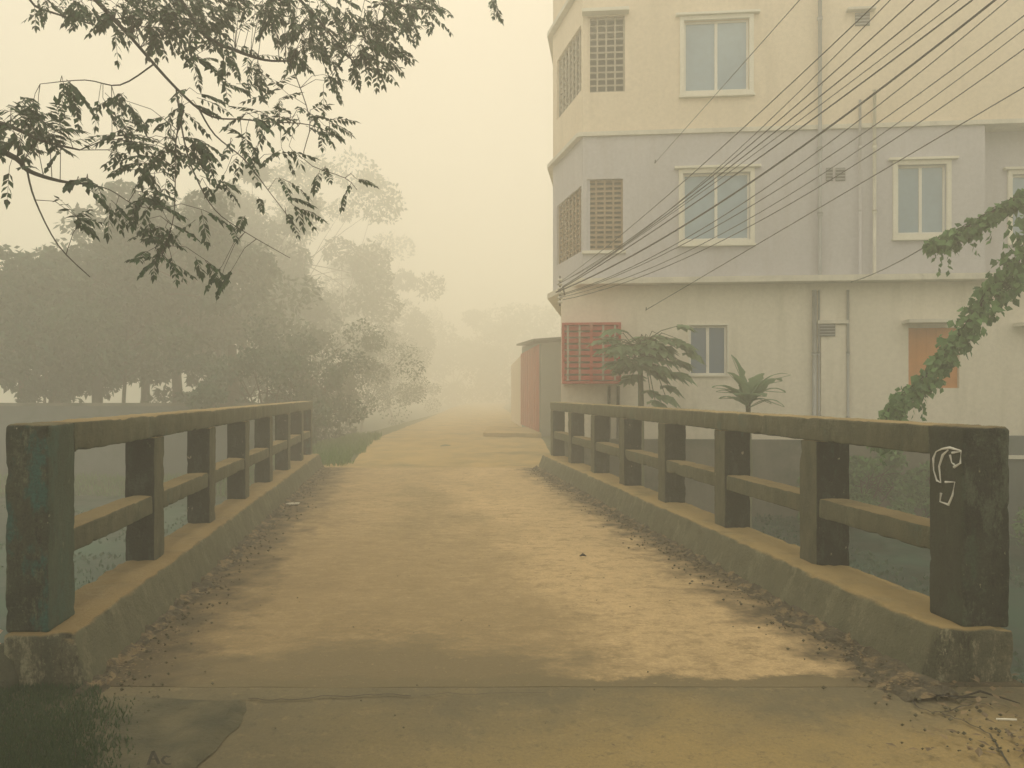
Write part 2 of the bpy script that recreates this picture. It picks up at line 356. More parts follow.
# crack lines on the pavement
m = MB()
def crack(pts, w):
    q = []
    for a, b in zip(pts, pts[1:]):
        for k in range(10):
            x, y = lerp(k/10, a[0], b[0]), lerp(k/10, a[1], b[1]); q.append(gp(x, y+noise.noise(Vector((x*.11, y*.2, 3)))*3+noise.noise(Vector((x*.02, 4, 3)))*4, .009))
    stroke(m, q, w)
crack([(248, 698), (330, 698), (420, 694)], .004); crack([(420, 694), (560, 693)], .002)
crack([(905, 690), (918, 708), (940, 712), (975, 705)], .004); crack([(940, 712), (990, 735), (1012, 768)], .004); crack([(880, 690), (930, 690), (1000, 712)], .003)
m.build('crack', 'black', apron)

# ---------------------------------------------------------------- the railings
def railing(side, label, ylist, plen, pw, inner, top, tmat, base_l):
    sg = -1 if side == 'l' else 1
    root = thing('bridge_railing', br(inner, ylist[0]), label, 'railing', 'concrete railings of the bridge')
    Y0, Y1 = ylist[0], ylist[-1]+.24
    def fr(La, Ya, za, lean=0.):                      # local a: outwards, b: along, c: up
        return lambda a, b, c: br(La+sg*a, Ya+b, za+c)
    def add(name, La, Ya, za, dims, mt, **k):
        f = fr(La, Ya, za); mb = MB(); mb.rbox(f, dims, seed=Ya+sg, **k)
        if sg < 0: mb.f = [q[::-1] for q in mb.f]
        return mb.build(name, mt, root, smooth=True)
    sill = inner
    # kerb beam, its inner face on the deck edge
    w0 = abs(inner-base_l)+pw+.01; mb = MB()
    mb.rbox(lambda a, b, c: br(base_l+sg*(a+.10*c/.3*(1-a/w0)), Y0-.035+b, -.02+c), (w0, Y1-Y0+.1, .30), seed=sg, step=.06, r=.03, chip=.06, amp=.010)
    if sg < 0: mb.f = [q[::-1] for q in mb.f]
    mb.build('kerb', 'curb_left' if sg < 0 else 'curb', root, smooth=True)
    kz = .272
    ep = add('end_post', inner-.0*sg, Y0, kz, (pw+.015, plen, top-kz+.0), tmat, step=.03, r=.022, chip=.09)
    for k, Yp in enumerate(ylist[1:]):
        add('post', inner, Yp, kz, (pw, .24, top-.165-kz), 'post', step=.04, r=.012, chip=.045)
    bays = [ylist[0]+plen]+[y+.24 for y in ylist[1:]]
    for a, b in zip(bays, ylist[1:]):
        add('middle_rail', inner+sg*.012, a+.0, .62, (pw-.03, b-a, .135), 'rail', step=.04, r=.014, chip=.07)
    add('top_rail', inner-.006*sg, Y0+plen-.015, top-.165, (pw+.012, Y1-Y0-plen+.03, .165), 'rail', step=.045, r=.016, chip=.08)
    return root, ep
YL = [3.93, 5.6, 7.21, 8.86, 10.5, 12.2, 13.85, 15.25]
YR = [4.02, 5.44, 6.99, 8.58, 10.16, 11.72, 13.35, 14.95]
railing('l', 'weathered concrete railing on the left of the deck with teal stained end post', YL, .32, .215, -1.80, 1.34, 'pillar_left', DL)
rl, ep = railing('r', 'weathered concrete railing on the right of the deck with dark mossy end post', YR, .27, .235, 2.93, 1.325, 'pillar_right', DR)
# white painted mark on the right end post (inner face)
m = MB()
def ip(cx_, cy_, L=2.926):
    x, y = cx_/2.559+700, cy_/2.559+400
    Y = L/((x-CX)/F+SK); return Vector((-SK*Y+L, Y, H-(y-HY)/F*Y))
for pl in ([(597, 150), (604, 132), (620, 125), (640, 122), (668, 130)], [(597, 150), (598, 180), (606, 206)], [(606, 206), (616, 212), (612, 170), (622, 140), (635, 128)],
           [(645, 135), (668, 132), (666, 162), (650, 172)], [(628, 210), (652, 210), (646, 245), (636, 268), (614, 260), (617, 238)], [(640, 140), (644, 160), (652, 166)]):
    m.tube([ip(*p) for p in pl], [.003+.0045*((k*7+3) % 5)/4 for k in range(len(pl))], 6)
m.build('painted_mark', 'white', ep)

# ---------------------------------------------------------------- leaf tools
def leafq(mb, p, d, n, l, w):
    # a leaf: two faces folded along its midrib, pointed
    d = d.normalized(); s_ = d.cross(n)
    if s_.length < 1e-3: s_ = Vector((1, 0, 0))
    s_.normalize(); up = s_.cross(d)
    a = p; b = p+d*l*.45+s_*w*.5+up*w*.12; c = p+d*l; e = p+d*l*.45-s_*w*.5+up*w*.12; i = len(mb.v)
    mb.v += [a, b, c, e]; mb.f.append((i, i+1, i+2, i+3))
def rv(r):
    while 1:
        v = Vector((r.uniform(-1, 1), r.uniform(-1, 1), r.uniform(-1, 1)))
        if .01 < v.length < 1: return v
def clump(mb, c, rad, n, ls, r, flat=.8):
    for _ in range(n):
        v = rv(r); v = v.normalized()*(v.length**.6); p = c+Vector((v.x*rad, v.y*rad, v.z*rad*flat))
        leafq(mb, p, rv(r)+Vector((0, 0, -.25)), rv(r), ls*r.uniform(.6, 1.3), ls*r.uniform(.35, .6))

def make_tree(name, seed, h, cr, base, label, mt, ls=.2, nl=14000, trunk_h=.35, tr=.13, group=None, cat='tree', zs=.55, ncl=46):
    r = random.Random(seed); b = Vector(base)
    root = thing(name, base, label, cat, group)
    tm, bm_, lm = MB(), MB(), MB()
    top = b+Vector((r.uniform(-.4, .4), r.uniform(-.3, .3), h*trunk_h))
    tm.tube([b-Vector((0, 0, .3)), b+Vector((0, 0, .15)), b.lerp(top, .5)+Vector((r.uniform(-.12, .12), .05, 0)), top], [tr*1.5, tr*1.15, tr, tr*.8], 9)
    cc = b+Vector((0, 0, h*(1-zs*.5))); tips = []
    for i in range(ncl):
        v = rv(r); v = v.normalized()*(.35+.65*v.length); v *= 1+.75*noise.noise(v*1.7+Vector((seed*3.1, 0, 0)))
        v.z = min(v.z, .93)
        c = cc+Vector((v.x*cr, v.y*cr, v.z*h*zs*.5)); tips.append(c)
    for i in range(9):
        c = tips[i*4 % len(tips)]; mid = top.lerp(c, .5)+Vector((0, 0, .25))
        bm_.tube([top-Vector((0, 0, .15)), mid, c], [tr*.6, tr*.35, tr*.1], 6)
        for j in range(4):
            c2 = tips[(i*4+j) % len(tips)]; bm_.tube([mid, mid.lerp(c2, .5)+Vector((0, 0, .15)), c2], [tr*.25, tr*.15, tr*.05], 5)
    for c in tips:
        clump(lm, c, cr*r.uniform(.16, .34), int(nl/ncl*r.uniform(.5, 1.4)), ls, r)
    tm.build('trunk', 'bark', root, True); bm_.build('limbs', 'bark', root, True); lm.build('crown', mt, root)
    return root

# background trees
T = [ # name, px, Y, top row, crown radius, label, mat, leaves
 ('tree', 22, 22.5, 262, 2.7, 'low bushy grey green tree at the far left above the boundary wall', 'leaf_a', 11000, .6, .45),
 ('tree', 95, 23.5, 248, 2.6, 'spreading tree second from the left edge behind the boundary wall', 'leaf_b', 13000, .45, .68),
 ('tree', 178, 25, 196, 2.7, 'taller rounded tree behind the wall left of the reddish trunk', 'leaf_a', 13000, .5, .58),
 ('tree', 60, 27, 270, 3.2, 'broad hazy tree filling the gap between the two leftmost trees', 'leaf_a', 10000, .5, .5),
 ('tree', 140, 29, 236, 3.4, 'broad hazy tree behind the thin leaning trunk', 'leaf_a', 14000, .5, .62),
 ('tree', 225, 30, 225, 3.2, 'hazy tree directly behind the reddish trunk', 'leaf_b', 12000, .35, .8),
 ('tree', 262, 41, 175, 3.1, 'tall faint tree rising above the middle of the left railing', 'leaf_a', 15000, .35, .72),
 ('tree', 318, 56, 158, 6.0, 'tallest hazy tree left of the road, fading into fog', 'leaf_b', 17000, .3, .75),
 ('tree', 388, 85, 240, 7.2, 'very faint tree deep in the fog just left of the road', 'leaf_a', 12000, .25, .8),
 ('tree', 452, 120, 300, 9.0, 'barely visible tree where the road disappears in fog', 'leaf_a', 10000, .2, .85),
 ('tree', 515, 115, 310, 8.0, 'barely visible tree behind the red shed in fog', 'leaf_b', 8000, .2, .85),
]
for i, (nm, px, Y, ty, cr, lb, mt, nl, th, zs) in enumerate(T):
    p = at(px, HY, Y); h = H-(ty-HY)/F*Y
    make_tree(nm, 11+i, h+.7, cr, (p.x, p.y, -.7), lb, mt, ls=.17+.004*Y, nl=nl, trunk_h=th, zs=zs, group='trees standing in the fog', tr=.16 if i != 3 else .2)
S = [('shrub', 50, 22.6, 330, .75, 'dark round shrub against the wall near the left edge'),
     ('shrub', 208, 23, 345, 1.0, 'shrub behind the wall just left of the reddish trunk'),
     ('shrub', 262, 21, 340, 1.5, 'leafy shrub above the far half of the left railing'),
     ('shrub', 303, 24, 325, 1.7, 'pale leafed shrub right above the far end of the left railing'),
     ('shrub', 335, 31, 318, 2.1, 'tall shrub beside the road past the bridge end'),
     ('shrub', 362, 44, 322, 2.8, 'hazy shrub overhanging the left road edge further on'),
     ('shrub', 392, 62, 335, 3.6, 'farthest faint shrub at the left road edge')]
for i, (nm, px, Y, ty, cr, lb) in enumerate(S):
    p = at(px, HY, Y); h = H-(ty-HY)/F*Y
    bz = -.75 if i < 4 else -.4
    make_tree(nm, 51+i, h-bz, cr, (p.x, p.y, bz), lb, 'leaf_b' if i > 3 else 'leaf_a', ls=.16, nl=7500, trunk_h=.25, zs=.9, tr=.06, group='shrubs left of the road', cat='shrub', ncl=34)
# bare thin trunks behind the wall
for i, (px, Y, ty, r_, lb) in enumerate([(120, 22.5, 330, .05, 'thin leaning bare trunk behind the wall, left of the middle'), (98, 25, 335, .04, 'thinnest bare trunk behind the boundary wall'), (231, 22.5, 345, .16, 'thick reddish tree trunk behind the left railing')]):
    p = at(px, HY, Y); root = thing('bare_trunk', (p.x, p.y, -.8), lb, 'tree trunk')
    t_ = at(px+(8 if r_ < .1 else 1), ty, Y); m = MB(); m.tube([(p.x, p.y, -.9), p.lerp(t_, .3)+Vector((.08, 0, 0)), t_], [r_*1.3, r_, r_*.7], 8); m.build('trunk', 'bark', root, True)
    if r_ < .1:
        m = MB()
        for k in range(7):
            s0 = p.lerp(t_, .2+.11*k); sd = -1 if k % 2 else 1
            m.tube([s0, s0+Vector((sd*.35, .1, .25)), s0+Vector((sd*.6, .1, .65))], [r_*.5, r_*.3, .008], 5)
        m.build('limbs', 'bark', root, True)

# boundary wall on the left
root = thing('boundary_wall', (-16, 20, -1), 'long grey boundary wall behind the left railing', 'wall')
m = MB(); a = Vector((-30, 20.6, -1.6)); b = Vector((-6.2, 19.7, -1.6)); d = (b-a); nn = Vector((-d.y, d.x, 0)).normalized()*.2
m.obox(a, d, nn, (0, 0, 2.76)); m.build('wall', 'slate', root)
m = MB(); m.obox(a-nn*.2+Vector((0, 0, 2.762)), d, nn*1.4, (0, 0, .08)); m.build('coping', 'bankwall', root)

# ---------------------------------------------------------------- overhanging branches, near
r = random.Random(7)
root = thing('overhanging_tree', (-7.2, 6.2, -.7), 'dark feathery leaved tree reaching in from the upper left corner', 'tree')
m = MB(); m.tube([(-7.2, 6.2, -1.0), (-7.1, 6.2, 1.), (-6.9, 6.2, 2.8), (-6.5, 6.1, 4.6)], [.24, .2, .17, .13], 10); m.build('trunk', 'bark', root, True)
tw = MB()
def bran(pts, r0, r1):
    P = [at(*p) if len(p) == 3 else Vector(p[:3]) for p in pts]
    Q = []
    for i in range(len(P)-1):
        for k in range(4):
            t = k/4; p0 = P[max(i-1, 0)]; p3 = P[min(i+2, len(P)-1)]
            a = P[i]; b = P[i+1]
            q = .5*((2*a)+(b-p0)*t+(2*p0-5*a+4*b-p3)*t*t+(3*a-p0-3*b+p3)*t**3); Q.append(q)
    Q.append(P[-1]); n = len(Q)
    tw.tube(Q, [lerp(i/(n-1), r0, r1) for i in range(n)], 6)
    return Q
W_ = lambda x, y, z: (x, y, z, 1)
allb = []
allb += bran([W_(-6.6, 6.1, 4.2), (-120, -60, 5.9), (40, -40, 5.6), (129, 35, 5.3)], .05, .014)
allb += bran([(129, 35, 5.3), (154, 64, 5.2), (176, 88, 5.1), (199, 109, 5.1), (217, 118, 5.1), (240, 119, 5.1)], .013, .004)
allb += bran([(-120, -60, 5.9), (60, -70, 5.5), (160, -20, 5.6), (205, 35, 5.8), (235, 50, 5.8), (265, 60, 5.9), (290, 61, 5.9)], .03, .005)
allb += bran([(60, -70, 5.5), (240, -50, 6.0), (330, -20, 6.3), (400, 5, 6.5), (440, 10, 6.6)], .022, .005)
allb += bran([(240, -50, 6.0), (300, 0, 6.1), (335, 40, 6.2), (360, 70, 6.2)], .015, .005)
allb += bran([(330, -20, 6.3), (440, -30, 6.6), (492, -5, 6.7), (494, 14, 6.7)], .012, .003)
allb += bran([W_(-6.7, 6.1, 3.2), (-150, 90, 5.3), (0, 150, 4.8), (27, 170, 4.75), (60, 181, 4.7), (88, 184, 4.7)], .03, .004)
allb += bran([(27, 170, 4.75), (35, 200, 4.7), (58, 245, 4.7), (90, 277, 4.7)], .006, .003)
allb += bran([(-150, 90, 5.3), (-10, 120, 4.9), (40, 140, 5), (80, 150, 5)], .02, .005)
allb += bran([(40, -40, 5.6), (30, 0, 5.5), (60, 15, 5.5), (95, 25, 5.4)], .012, .004)
allb += bran([(176, 88, 5.1), (184, 140, 5.1), (195, 175, 5.2), (215, 210, 5.3), (245, 232, 5.4), (290, 258, 5.6)], .006, .002)
allb += bran([(199, 109, 5.1), (215, 135, 5.2), (245, 160, 5.3), (268, 190, 5.4), (300, 232, 5.5)], .006, .002)
allb += bran([(184, 110, 5.1), (176, 140, 5.1), (175, 195, 5.1), (172, 225, 5.1), (160, 262, 5.1)], .005, .002)
allb += bran([(240, 119, 5.1), (270, 122, 5.3), (310, 125, 5.5), (345, 140, 5.6)], .006, .002)
allb += bran([(154, 64, 5.2), (120, 85, 5.2), (85, 80, 5.1), (40, 84, 5.0)], .006, .002)
allb += bran([(290, 61, 5.9), (310, 120, 5.9), (305, 160, 5.9), (345, 178, 5.9), (357, 190, 5.9)], .004, .002)
allb += bran([(88, 184, 4.7), (110, 190, 4.8), (135, 205, 4.9), (160, 210, 5)], .004, .002)
tw_pts = allb
lf = MB()
def pinnate(p, d, L, r, ls=.062):
    # a feather leaf: midrib with drooping leaflets on both sides
    n = r.randint(4, 7); pts = []; q = p.copy(); d = d.normalized(); side0 = d.cross(Vector((0, 0, 1)))
    if side0.length < .1: side0 = Vector((1, 0, 0))
    side0.normalize(); side0 = (side0+rv(r)*.5).normalized()
    for i in range(n+1):
        pts.append(q.copy()); d = (d+Vector((0, 0, -.09))).normalized(); q += d*L/n
    tw.tube([pts[0], pts[n//2], pts[-1]], [.0022, .0016, .001], 3, False)
    for i in range(1, n+1):
        dd = (pts[i]-pts[i-1]).normalized(); k = 1-.35*abs(i/n-.5)*2
        for sg in (-1, 1):
            ld = dd*.75+side0*sg*.75+Vector((0, 0, -.55))+rv(r)*.25
            leafq(lf, pts[i], ld, rv(r)*.6+Vector((0, 0, 1)), ls*k*r.uniform(.8, 1.25), ls*.42)
    leafq(lf, pts[-1], d, Vector((0, 0, 1)), ls, ls*.35)
CL = [ # cx, cy, rx, ry, depth, n
 (45, 8, 22, 10, 5.5, 8), (90, 12, 30, 18, 5.4, 24), (130, 18, 30, 26, 5.4, 40), (170, 22, 30, 28, 5.6, 46), (205, 15, 28, 24, 5.7, 40), (225, 45, 18, 22, 5.8, 18),
 (250, 15, 22, 20, 5.9, 20), (290, 15, 22, 26, 6.0, 26), (300, 45, 18, 26, 6.0, 22), (325, 20, 28, 34, 6.1, 40), (350, 45, 24, 34, 6.2, 42), (385, 18, 30, 24, 6.3, 44), (372, 55, 20, 26, 6.3, 26), (420, 12, 22, 18, 6.5, 24), (492, 4, 6, 6, 6.7, 4), (325, 75, 14, 20, 6.0, 12),
 (28, 118, 24, 18, 4.9, 20), (10, 140, 24, 14, 4.8, 14), (55, 140, 26, 14, 4.9, 18), (12, 176, 10, 5, 4.7, 3), (65, 92, 26, 10, 5, 10), (115, 105, 20, 10, 5.1, 12), (120, 138, 22, 14, 5.1, 16), (145, 160, 20, 14, 5.1, 18), (185, 155, 26, 16, 5.1, 20), (160, 180, 14, 10, 5.1, 6),
 (85, 190, 14, 8, 4.75, 6), (82, 225, 14, 10, 4.75, 6), (112, 210, 14, 10, 4.9, 5), (145, 205, 16, 14, 5, 14), (160, 232, 14, 16, 5.1, 14), (158, 262, 18, 9, 5.1, 9), (190, 100, 14, 12, 5.1, 8), (170, 120, 14, 14, 5.1, 7),
 (255, 72, 12, 18, 5.8, 11), (275, 100, 18, 8, 5.5, 7), (255, 128, 16, 16, 5.3, 12), (300, 118, 18, 8, 5.5, 9), (320, 132, 22, 8, 5.6, 9), (285, 160, 10, 12, 5.6, 5), (325, 170, 10, 8, 5.9, 4), (352, 184, 10, 6, 5.9, 3), (240, 155, 16, 14, 5.3, 9), (278, 182, 8, 8, 5.5, 3), (255, 205, 6, 6, 5.4, 2), (290, 218, 14, 16, 5.5, 7), (200, 265, 14, 8, 5.3, 4), (222, 272, 14, 8, 5.4, 4), (235, 225, 20, 8, 5.4, 3), (200, 215, 16, 12, 5.2, 4), (215, 180, 16, 14, 5.2, 6), (190, 60, 16, 14, 5.3, 7), (230, 90, 16, 10, 5.4, 6)]
for (cx, cy, rx, ry, Y, n) in CL:
    for _ in range(int(n*.98)):
        v = rv(r); p = at(cx+v.x*rx, cy+v.y*ry-6, Y+v.z*.45)
        b = min(tw_pts, key=lambda q: (q-p).length_squared)
        if r.random() < .35:
            mid = b.lerp(p, .5)+Vector((0, 0, .04)); tw.tube([b, mid, p], [.003, .0022, .0018], 3, False)
        d = (p-b).normalized()*.6+Vector((r.uniform(-.5, .9), r.uniform(-.5, .5), r.uniform(-.7, .15)))
        pinnate(p, d, r.uniform(.13, .24), r, r.uniform(.055, .078))
# the part of the crown outside the picture
for _ in range(260):
    p = Vector((-6.2, 6.0, 5.2))+Vector((r.gauss(0, 1.3), r.gauss(0, 1.2), r.gauss(0, .8)))
    if p.x/p.y*F+CX > -10 and p.z > 0 and (H-p.z)/p.y*F+HY > -5: continue
    pinnate(p, rv(r)+Vector((0, 0, -.3)), .25, r, .06)
tw.build('branches', 'twig', root, True); lf.build('foliage', 'leaf_near', root)

# ---------------------------------------------------------------- apartment building
P0 = Vector((1.52, 16.5, 0)); E = Vector((.9958, -.0914, 0)); O = Vector((-.0914, -.9958, 0))
def U(x, off=0.):
    k = (x-CX)/F; a = P0+O*off; return (k*a.y-a.x)/(E.x-k*E.y)
def ZF(x, y, off=0.):
    a = P0+O*off+E*U(x, off); return H-(y-HY)/F*a.y
bld = thing('apartment_building', (5, 16.2, 0), 'tall cream and grey plastered apartment building right of the road', 'building')
def wallseg(A, B, z0, z1, holes, th, name, mt, label=None, parent=None):
    A, B = Vector(A), Vector(B); e = (B-A).normalized(); ln = (B-A).length; o = Vector((e.y, -e.x, 0))
    us = sorted(set([0, ln]+[h for q in holes for h in q[:2]])); zs_ = sorted(set([z0, z1]+[h for q in holes for h in q[2:]]))
    m = MB(); P = lambda u, z, d=0: A+e*u-o*d+Vector((0, 0, z))
    for i in range(len(us)-1):
        for j in range(len(zs_)-1):
            uc, zc = (us[i]+us[i+1])/2, (zs_[j]+zs_[j+1])/2
            if any(q[0] < uc < q[1] and q[2] < zc < q[3] for q in holes): continue
            a, b, c, d_ = us[i], us[i+1], zs_[j], zs_[j+1]
            m.face(P(a, c), P(b, c), P(b, d_), P(a, d_)); m.face(P(a, d_, th), P(b, d_, th), P(b, c, th), P(a, c, th))
    for (a, b, c, d_) in holes:
        m.face(P(a, c), P(a, c, th), P(b, c, th), P(b, c)); m.face(P(a, d_), P(b, d_), P(b, d_, th), P(a, d_, th))
        m.face(P(a, c), P(a, d_), P(a, d_, th), P(a, c, th)); m.face(P(b, c), P(b, c, th), P(b, d_, th), P(b, d_))
    m.face(P(0, z0), P(0, z1), P(0, z1, th), P(0, z0, th)); m.face(P(ln, z0), P(ln, z0, th), P(ln, z1, th), P(ln, z1))
    m.face(P(0, z1), P(ln, z1), P(ln, z1, th), P(0, z1, th)); m.face(P(0, z0), P(0, z0, th), P(ln, z0, th), P(ln, z0))
    ob = m.build(name, mt, parent or bld)
    if label: ob['label'] = label
    return ob
Z1, Z2, Z3 = 3.92, 7.03, 13.3
def FR(u, d, z): return P0+E*u+O*d+Vector((0, 0, z))     # facade frame, d outwards
def hole(x0, x1, y0, y1): 
    xc = (x0+x1)/2; return (U(x0), U(x1), ZF(xc, y1), ZF(xc, y0))
wins = {'up': hole(684, 749, 20, 91), 'mid': hole(683, 750, 173, 240), 'mid2': hole(897, 946, 165, 234), 'edge': hole(1024, 1070, 168, 234)}
g_up = hole(586, 625, 16, 92); g_mid = hole(583.5, 623, 179, 250)
g_mid = (.08, g_mid[1], g_mid[2], g_mid[3]); g_up = (.1, g_up[1], g_up[2], g_up[3])
UE = U(985)
wallseg(FR(0, 0, 0), FR(13.5, 0, 0), Z2, Z3, [wins['up'], g_up], .18, 'wall', 'plaster_cream', 'cream plastered wall of the top storey')
wallseg(FR(0, 0, 0), FR(UE, 0, 0), Z1, Z2, [wins['mid'], wins['mid2'], g_mid], .18, 'wall', 'plaster_grey', 'grey painted wall of the middle storey')
REC = .45
off = lambda q: (q[0]-UE, q[1]-UE, q[2], q[3])
wallseg(FR(UE, -REC, 0), FR(13.5, -REC, 0), Z1, Z2, [off(wins['edge'])], .18, 'wall', 'plaster_grey', 'recessed grey wall at the right end of the middle storey')
m = MB(); m.obox(FR(UE-.15, -.182, Z1), E*.15, O*-(REC-.05), (0, 0, Z2-Z1)); m.build('wall', 'plaster_grey', bld)
# ground storey, corner a little further left
UG = U(561, -.12); dG = -.12
low = hole(690, 728, 325, 375); door = hole(911, 962, 327, 388)
gw = lambda q: (q[0]-UG, q[1]-UG, q[2], q[3])
wallseg(FR(UG, dG, 0), FR(13.5, dG, 0), -.9, Z1-.12, [gw(low), gw(door)], .18, 'wall', 'plaster_white', 'off white plastered wall of the ground storey')
# side walls and back
P1 = Vector((1.0, 18.8, 0)); P2 = Vector((1.35, 26, 0)); P3 = FR(13.5, -9.0, 0)
cl = (P0-P1).length
wallseg(P1, P0, Z2, Z3, [(.35, cl-.12, g_up[2]+.1, g_up[3]-.1)], .16, 'side_wall', 'plaster_cream')
wallseg(P1, P0, Z1, Z2, [(.35, cl-.12, g_mid[2], g_mid[3]-.1)], .16, 'side_wall', 'plaster_grey')
wallseg(P2+Vector((.4, 0, 0)), P1+Vector((.16, 0, 0)), Z1, Z3, [], .16, 'side_wall', 'plaster_cream')
G0 = FR(UG, dG, 0)
wallseg(Vector((1.8, 26, 0)), G0, -.9, Z1-.12, [], .16, 'side_wall', 'plaster_white')
wallseg(FR(13.5, 0, 0), P3, -.9, Z3, [], .16, 'side_wall', 'plaster_cream'); wallseg(P3, P2+Vector((.4, 0, 0)), -.9, Z3, [], .16, 'side_wall', 'plaster_cream')
# ledges / floor slabs
def slab(z, t, dout, x_l, name='ledge', mt='ledge', u1=13.7):
    m = MB(); a = FR(-.05, dout, z); b = FR(u1, dout, z); c = P3+Vector((.0, 0, z)); d = P2+Vector((.5, 0, z)); e = P1+Vector((-.14, 0, z)); f = FR(-.12, dout*.4, z)
    pts = [f, a, b, c, d, e]; i = len(m.v); k = len(pts)
    m.v += [Vector(p) for p in pts]+[Vector(p)+Vector((0, 0, t)) for p in pts]
    m.f.append(tuple(range(k-1, -1, -1))); m.f.append(tuple(range(k, 2*k)))
    for j in range(k): m.f.append((j, (j+1) % k, k+(j+1) % k, k+j))
    return m.build(name, mt, bld)
slab(Z1-.118, .12, .27, 0); slab(Z2-.045, .09, .06, 0); slab(10.2, .1, .06, 0); slab(Z3+.002, .14, .15, 0, 'roof')
# inner partition behind the corner balcony
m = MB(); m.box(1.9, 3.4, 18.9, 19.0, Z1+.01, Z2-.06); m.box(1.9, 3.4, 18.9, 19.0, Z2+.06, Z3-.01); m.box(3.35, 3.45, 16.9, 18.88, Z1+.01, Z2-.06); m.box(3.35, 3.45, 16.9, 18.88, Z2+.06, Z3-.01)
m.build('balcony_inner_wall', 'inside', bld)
def window(q, base_off=0., fr=.09, glass='glass', trim='trim', hood=True, label=None):
    u0, u1, z0, z1 = q; F_ = lambda u, d, z: FR(u, d+base_off, z)
    m = MB()
    def bx(ua, ub, da, db, za, zb): m.obox(F_(ua, da, za), E*(ub-ua), O*(db-da), (0, 0, zb-za))
    # painted surround, standing 4 cm proud
    bx(u0-fr, u0-.002, .001, .045, z0-.002, z1+.002); bx(u1+.002, u1+fr, .001, .045, z0-.002, z1+.002)
    bx(u0-fr, u1+fr, .001, .045, z0-fr, z0-.004); bx(u0-fr, u1+fr, .001, .045, z1+.004, z1+fr)
    w = m.build('window', trim, bld)
    if label: w['label'] = label
    if hood:
        m = MB(); bx(u0-fr-.09, u1+fr+.12, .001, .11, z1+fr+.003, z1+fr+.05); m.build('hood', trim, w)
        m = MB(); bx(u0-fr-.02, u1+fr+.02, .001, .09, z0-fr-.045, z0-fr-.003); m.build('sill', trim, w)
    m = MB(); f = .045; mid = (u0+u1)/2
    for (a, b) in ((u0+.003, u0+f), (u1-f, u1-.003), (mid-.03, mid+.03)): bx(a, b, -.10, -.05, z0+.003, z1-.003)
    bx(u0+f+.002, mid-.032, -.098, -.052, z0+.003, z0+f); bx(mid+.032, u1-f-.002, -.098, -.052, z0+.003, z0+f)
    bx(u0+f+.002, mid-.032, -.098, -.052, z1-f, z1-.003); bx(mid+.032, u1-f-.002, -.098, -.052, z1-f, z1-.003)
    m.build('frame', 'alu', w)
    m = MB(); bx(u0+f+.002, mid-.032, -.085, -.075, z0+f+.001, z1-f-.001); m.build('pane', glass, w)
    m = MB(); bx(mid+.032, u1-f-.002, -.075, -.065, z0+f+.001, z1-f-.001); m.build('pane', glass, w)
window(wins['up'], label='sliding window of the cream top storey'); window(wins['mid'], label='wide sliding window behind the cables'); window(wins['mid2'], label='narrower sliding window on the grey wall'); window(wins['edge'], -REC)
window(low, dG, fr=.03, glass='glass_blue', hood=False, label='small dark blue window on the ground storey')
def grille(A, e, o, u0, u1, z0, z1, mt, nv, nh, hb=.022, vb=.02, name='window_grille'):
    m = MB()
    for i in range(nv+1):
        u = lerp(i/nv, u0+.02, u1-.02); m.obox(A+e*(u-vb)+o*-.045+Vector((0, 0, z0+.002)), e*2*vb, o*-.035, (0, 0, z1-z0-.004))
    for j in range(nh+1):
        z = lerp(j/nh, z0+.03, z1-.03); m.obox(A+e*(u0+.004)+o*-.085+Vector((0, 0, z-hb)), e*(u1-u0-.008), o*-.03, (0, 0, 2*hb))
    return m.build(name, mt, bld)
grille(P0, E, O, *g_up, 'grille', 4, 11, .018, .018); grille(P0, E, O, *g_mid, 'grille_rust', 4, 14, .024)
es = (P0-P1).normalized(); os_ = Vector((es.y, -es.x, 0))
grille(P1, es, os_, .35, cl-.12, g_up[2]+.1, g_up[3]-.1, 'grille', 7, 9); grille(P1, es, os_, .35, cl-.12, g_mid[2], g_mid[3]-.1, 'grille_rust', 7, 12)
m = MB(); m.obox(FR(-.02, .002, g_up[3]+.02), E*(g_up[1]+.1), O*.2, (0, 0, .07)); m.build('sunshade', 'trim', bld)
m = MB(); m.obox(FR(-.02, .002, g_mid[2]-.08), E*(g_mid[1]+.08), O*.08, (0, 0, .06)); m.build('sill', 'trim', bld)
# red slatted balcony screen on the ground storey
za, zb = ZF(592, 381, .45), ZF(592, 325, .45); ua, ub = U(562, .45), U(621, .45)
root_s = MB(); B0 = dG+.002
for (a, b) in ((ua, ua+.05), (ub-.05, ub), (lerp(.5, ua, ub)-.03, lerp(.5, ua, ub)+.03)): root_s.obox(FR(a, .41, za), E*(b-a), O*.04, (0, 0, zb-za))
root_s.obox(FR(ua, B0, zb+.001), E*(ub-ua), O*(.46-B0), (0, 0, .05)); root_s.obox(FR(ua, B0, za-.052), E*(ub-ua), O*(.46-B0), (0, 0, .05))
scr = root_s.build('balcony_screen', 'red', bld); scr['label'] = 'red slatted screen box on the ground storey'
m = MB(); ns = 9
for j in range(ns):
    z = lerp((j+.5)/ns, za, zb); m.obox(FR(ua+.052, .36, z-.04), E*(ub-ua-.104), O*.045, (0, 0, .085))
    m.obox(FR(ua, B0, z-.04), E*.03, O*(.40-B0), (0, 0, .085)); m.obox(FR(ub-.03, B0, z-.04), E*.03, O*(.40-B0), (0, 0, .085))
m.build('slats', 'red', scr)
m = MB(); m.obox(FR(ua+.08, .1, za+.002), E*(ub-ua-.16), O*.03, (0, 0, zb-za-.004)); m.build('backing', 'grille', scr)
m = MB(); 
for j in range(5): 
    u = lerp((j+.5)/5, ua, ub); m.obox(FR(u-.02, .408, za), E*.04, O*.02, (0, 0, zb-za))
m.build('bars', 'grille', scr)
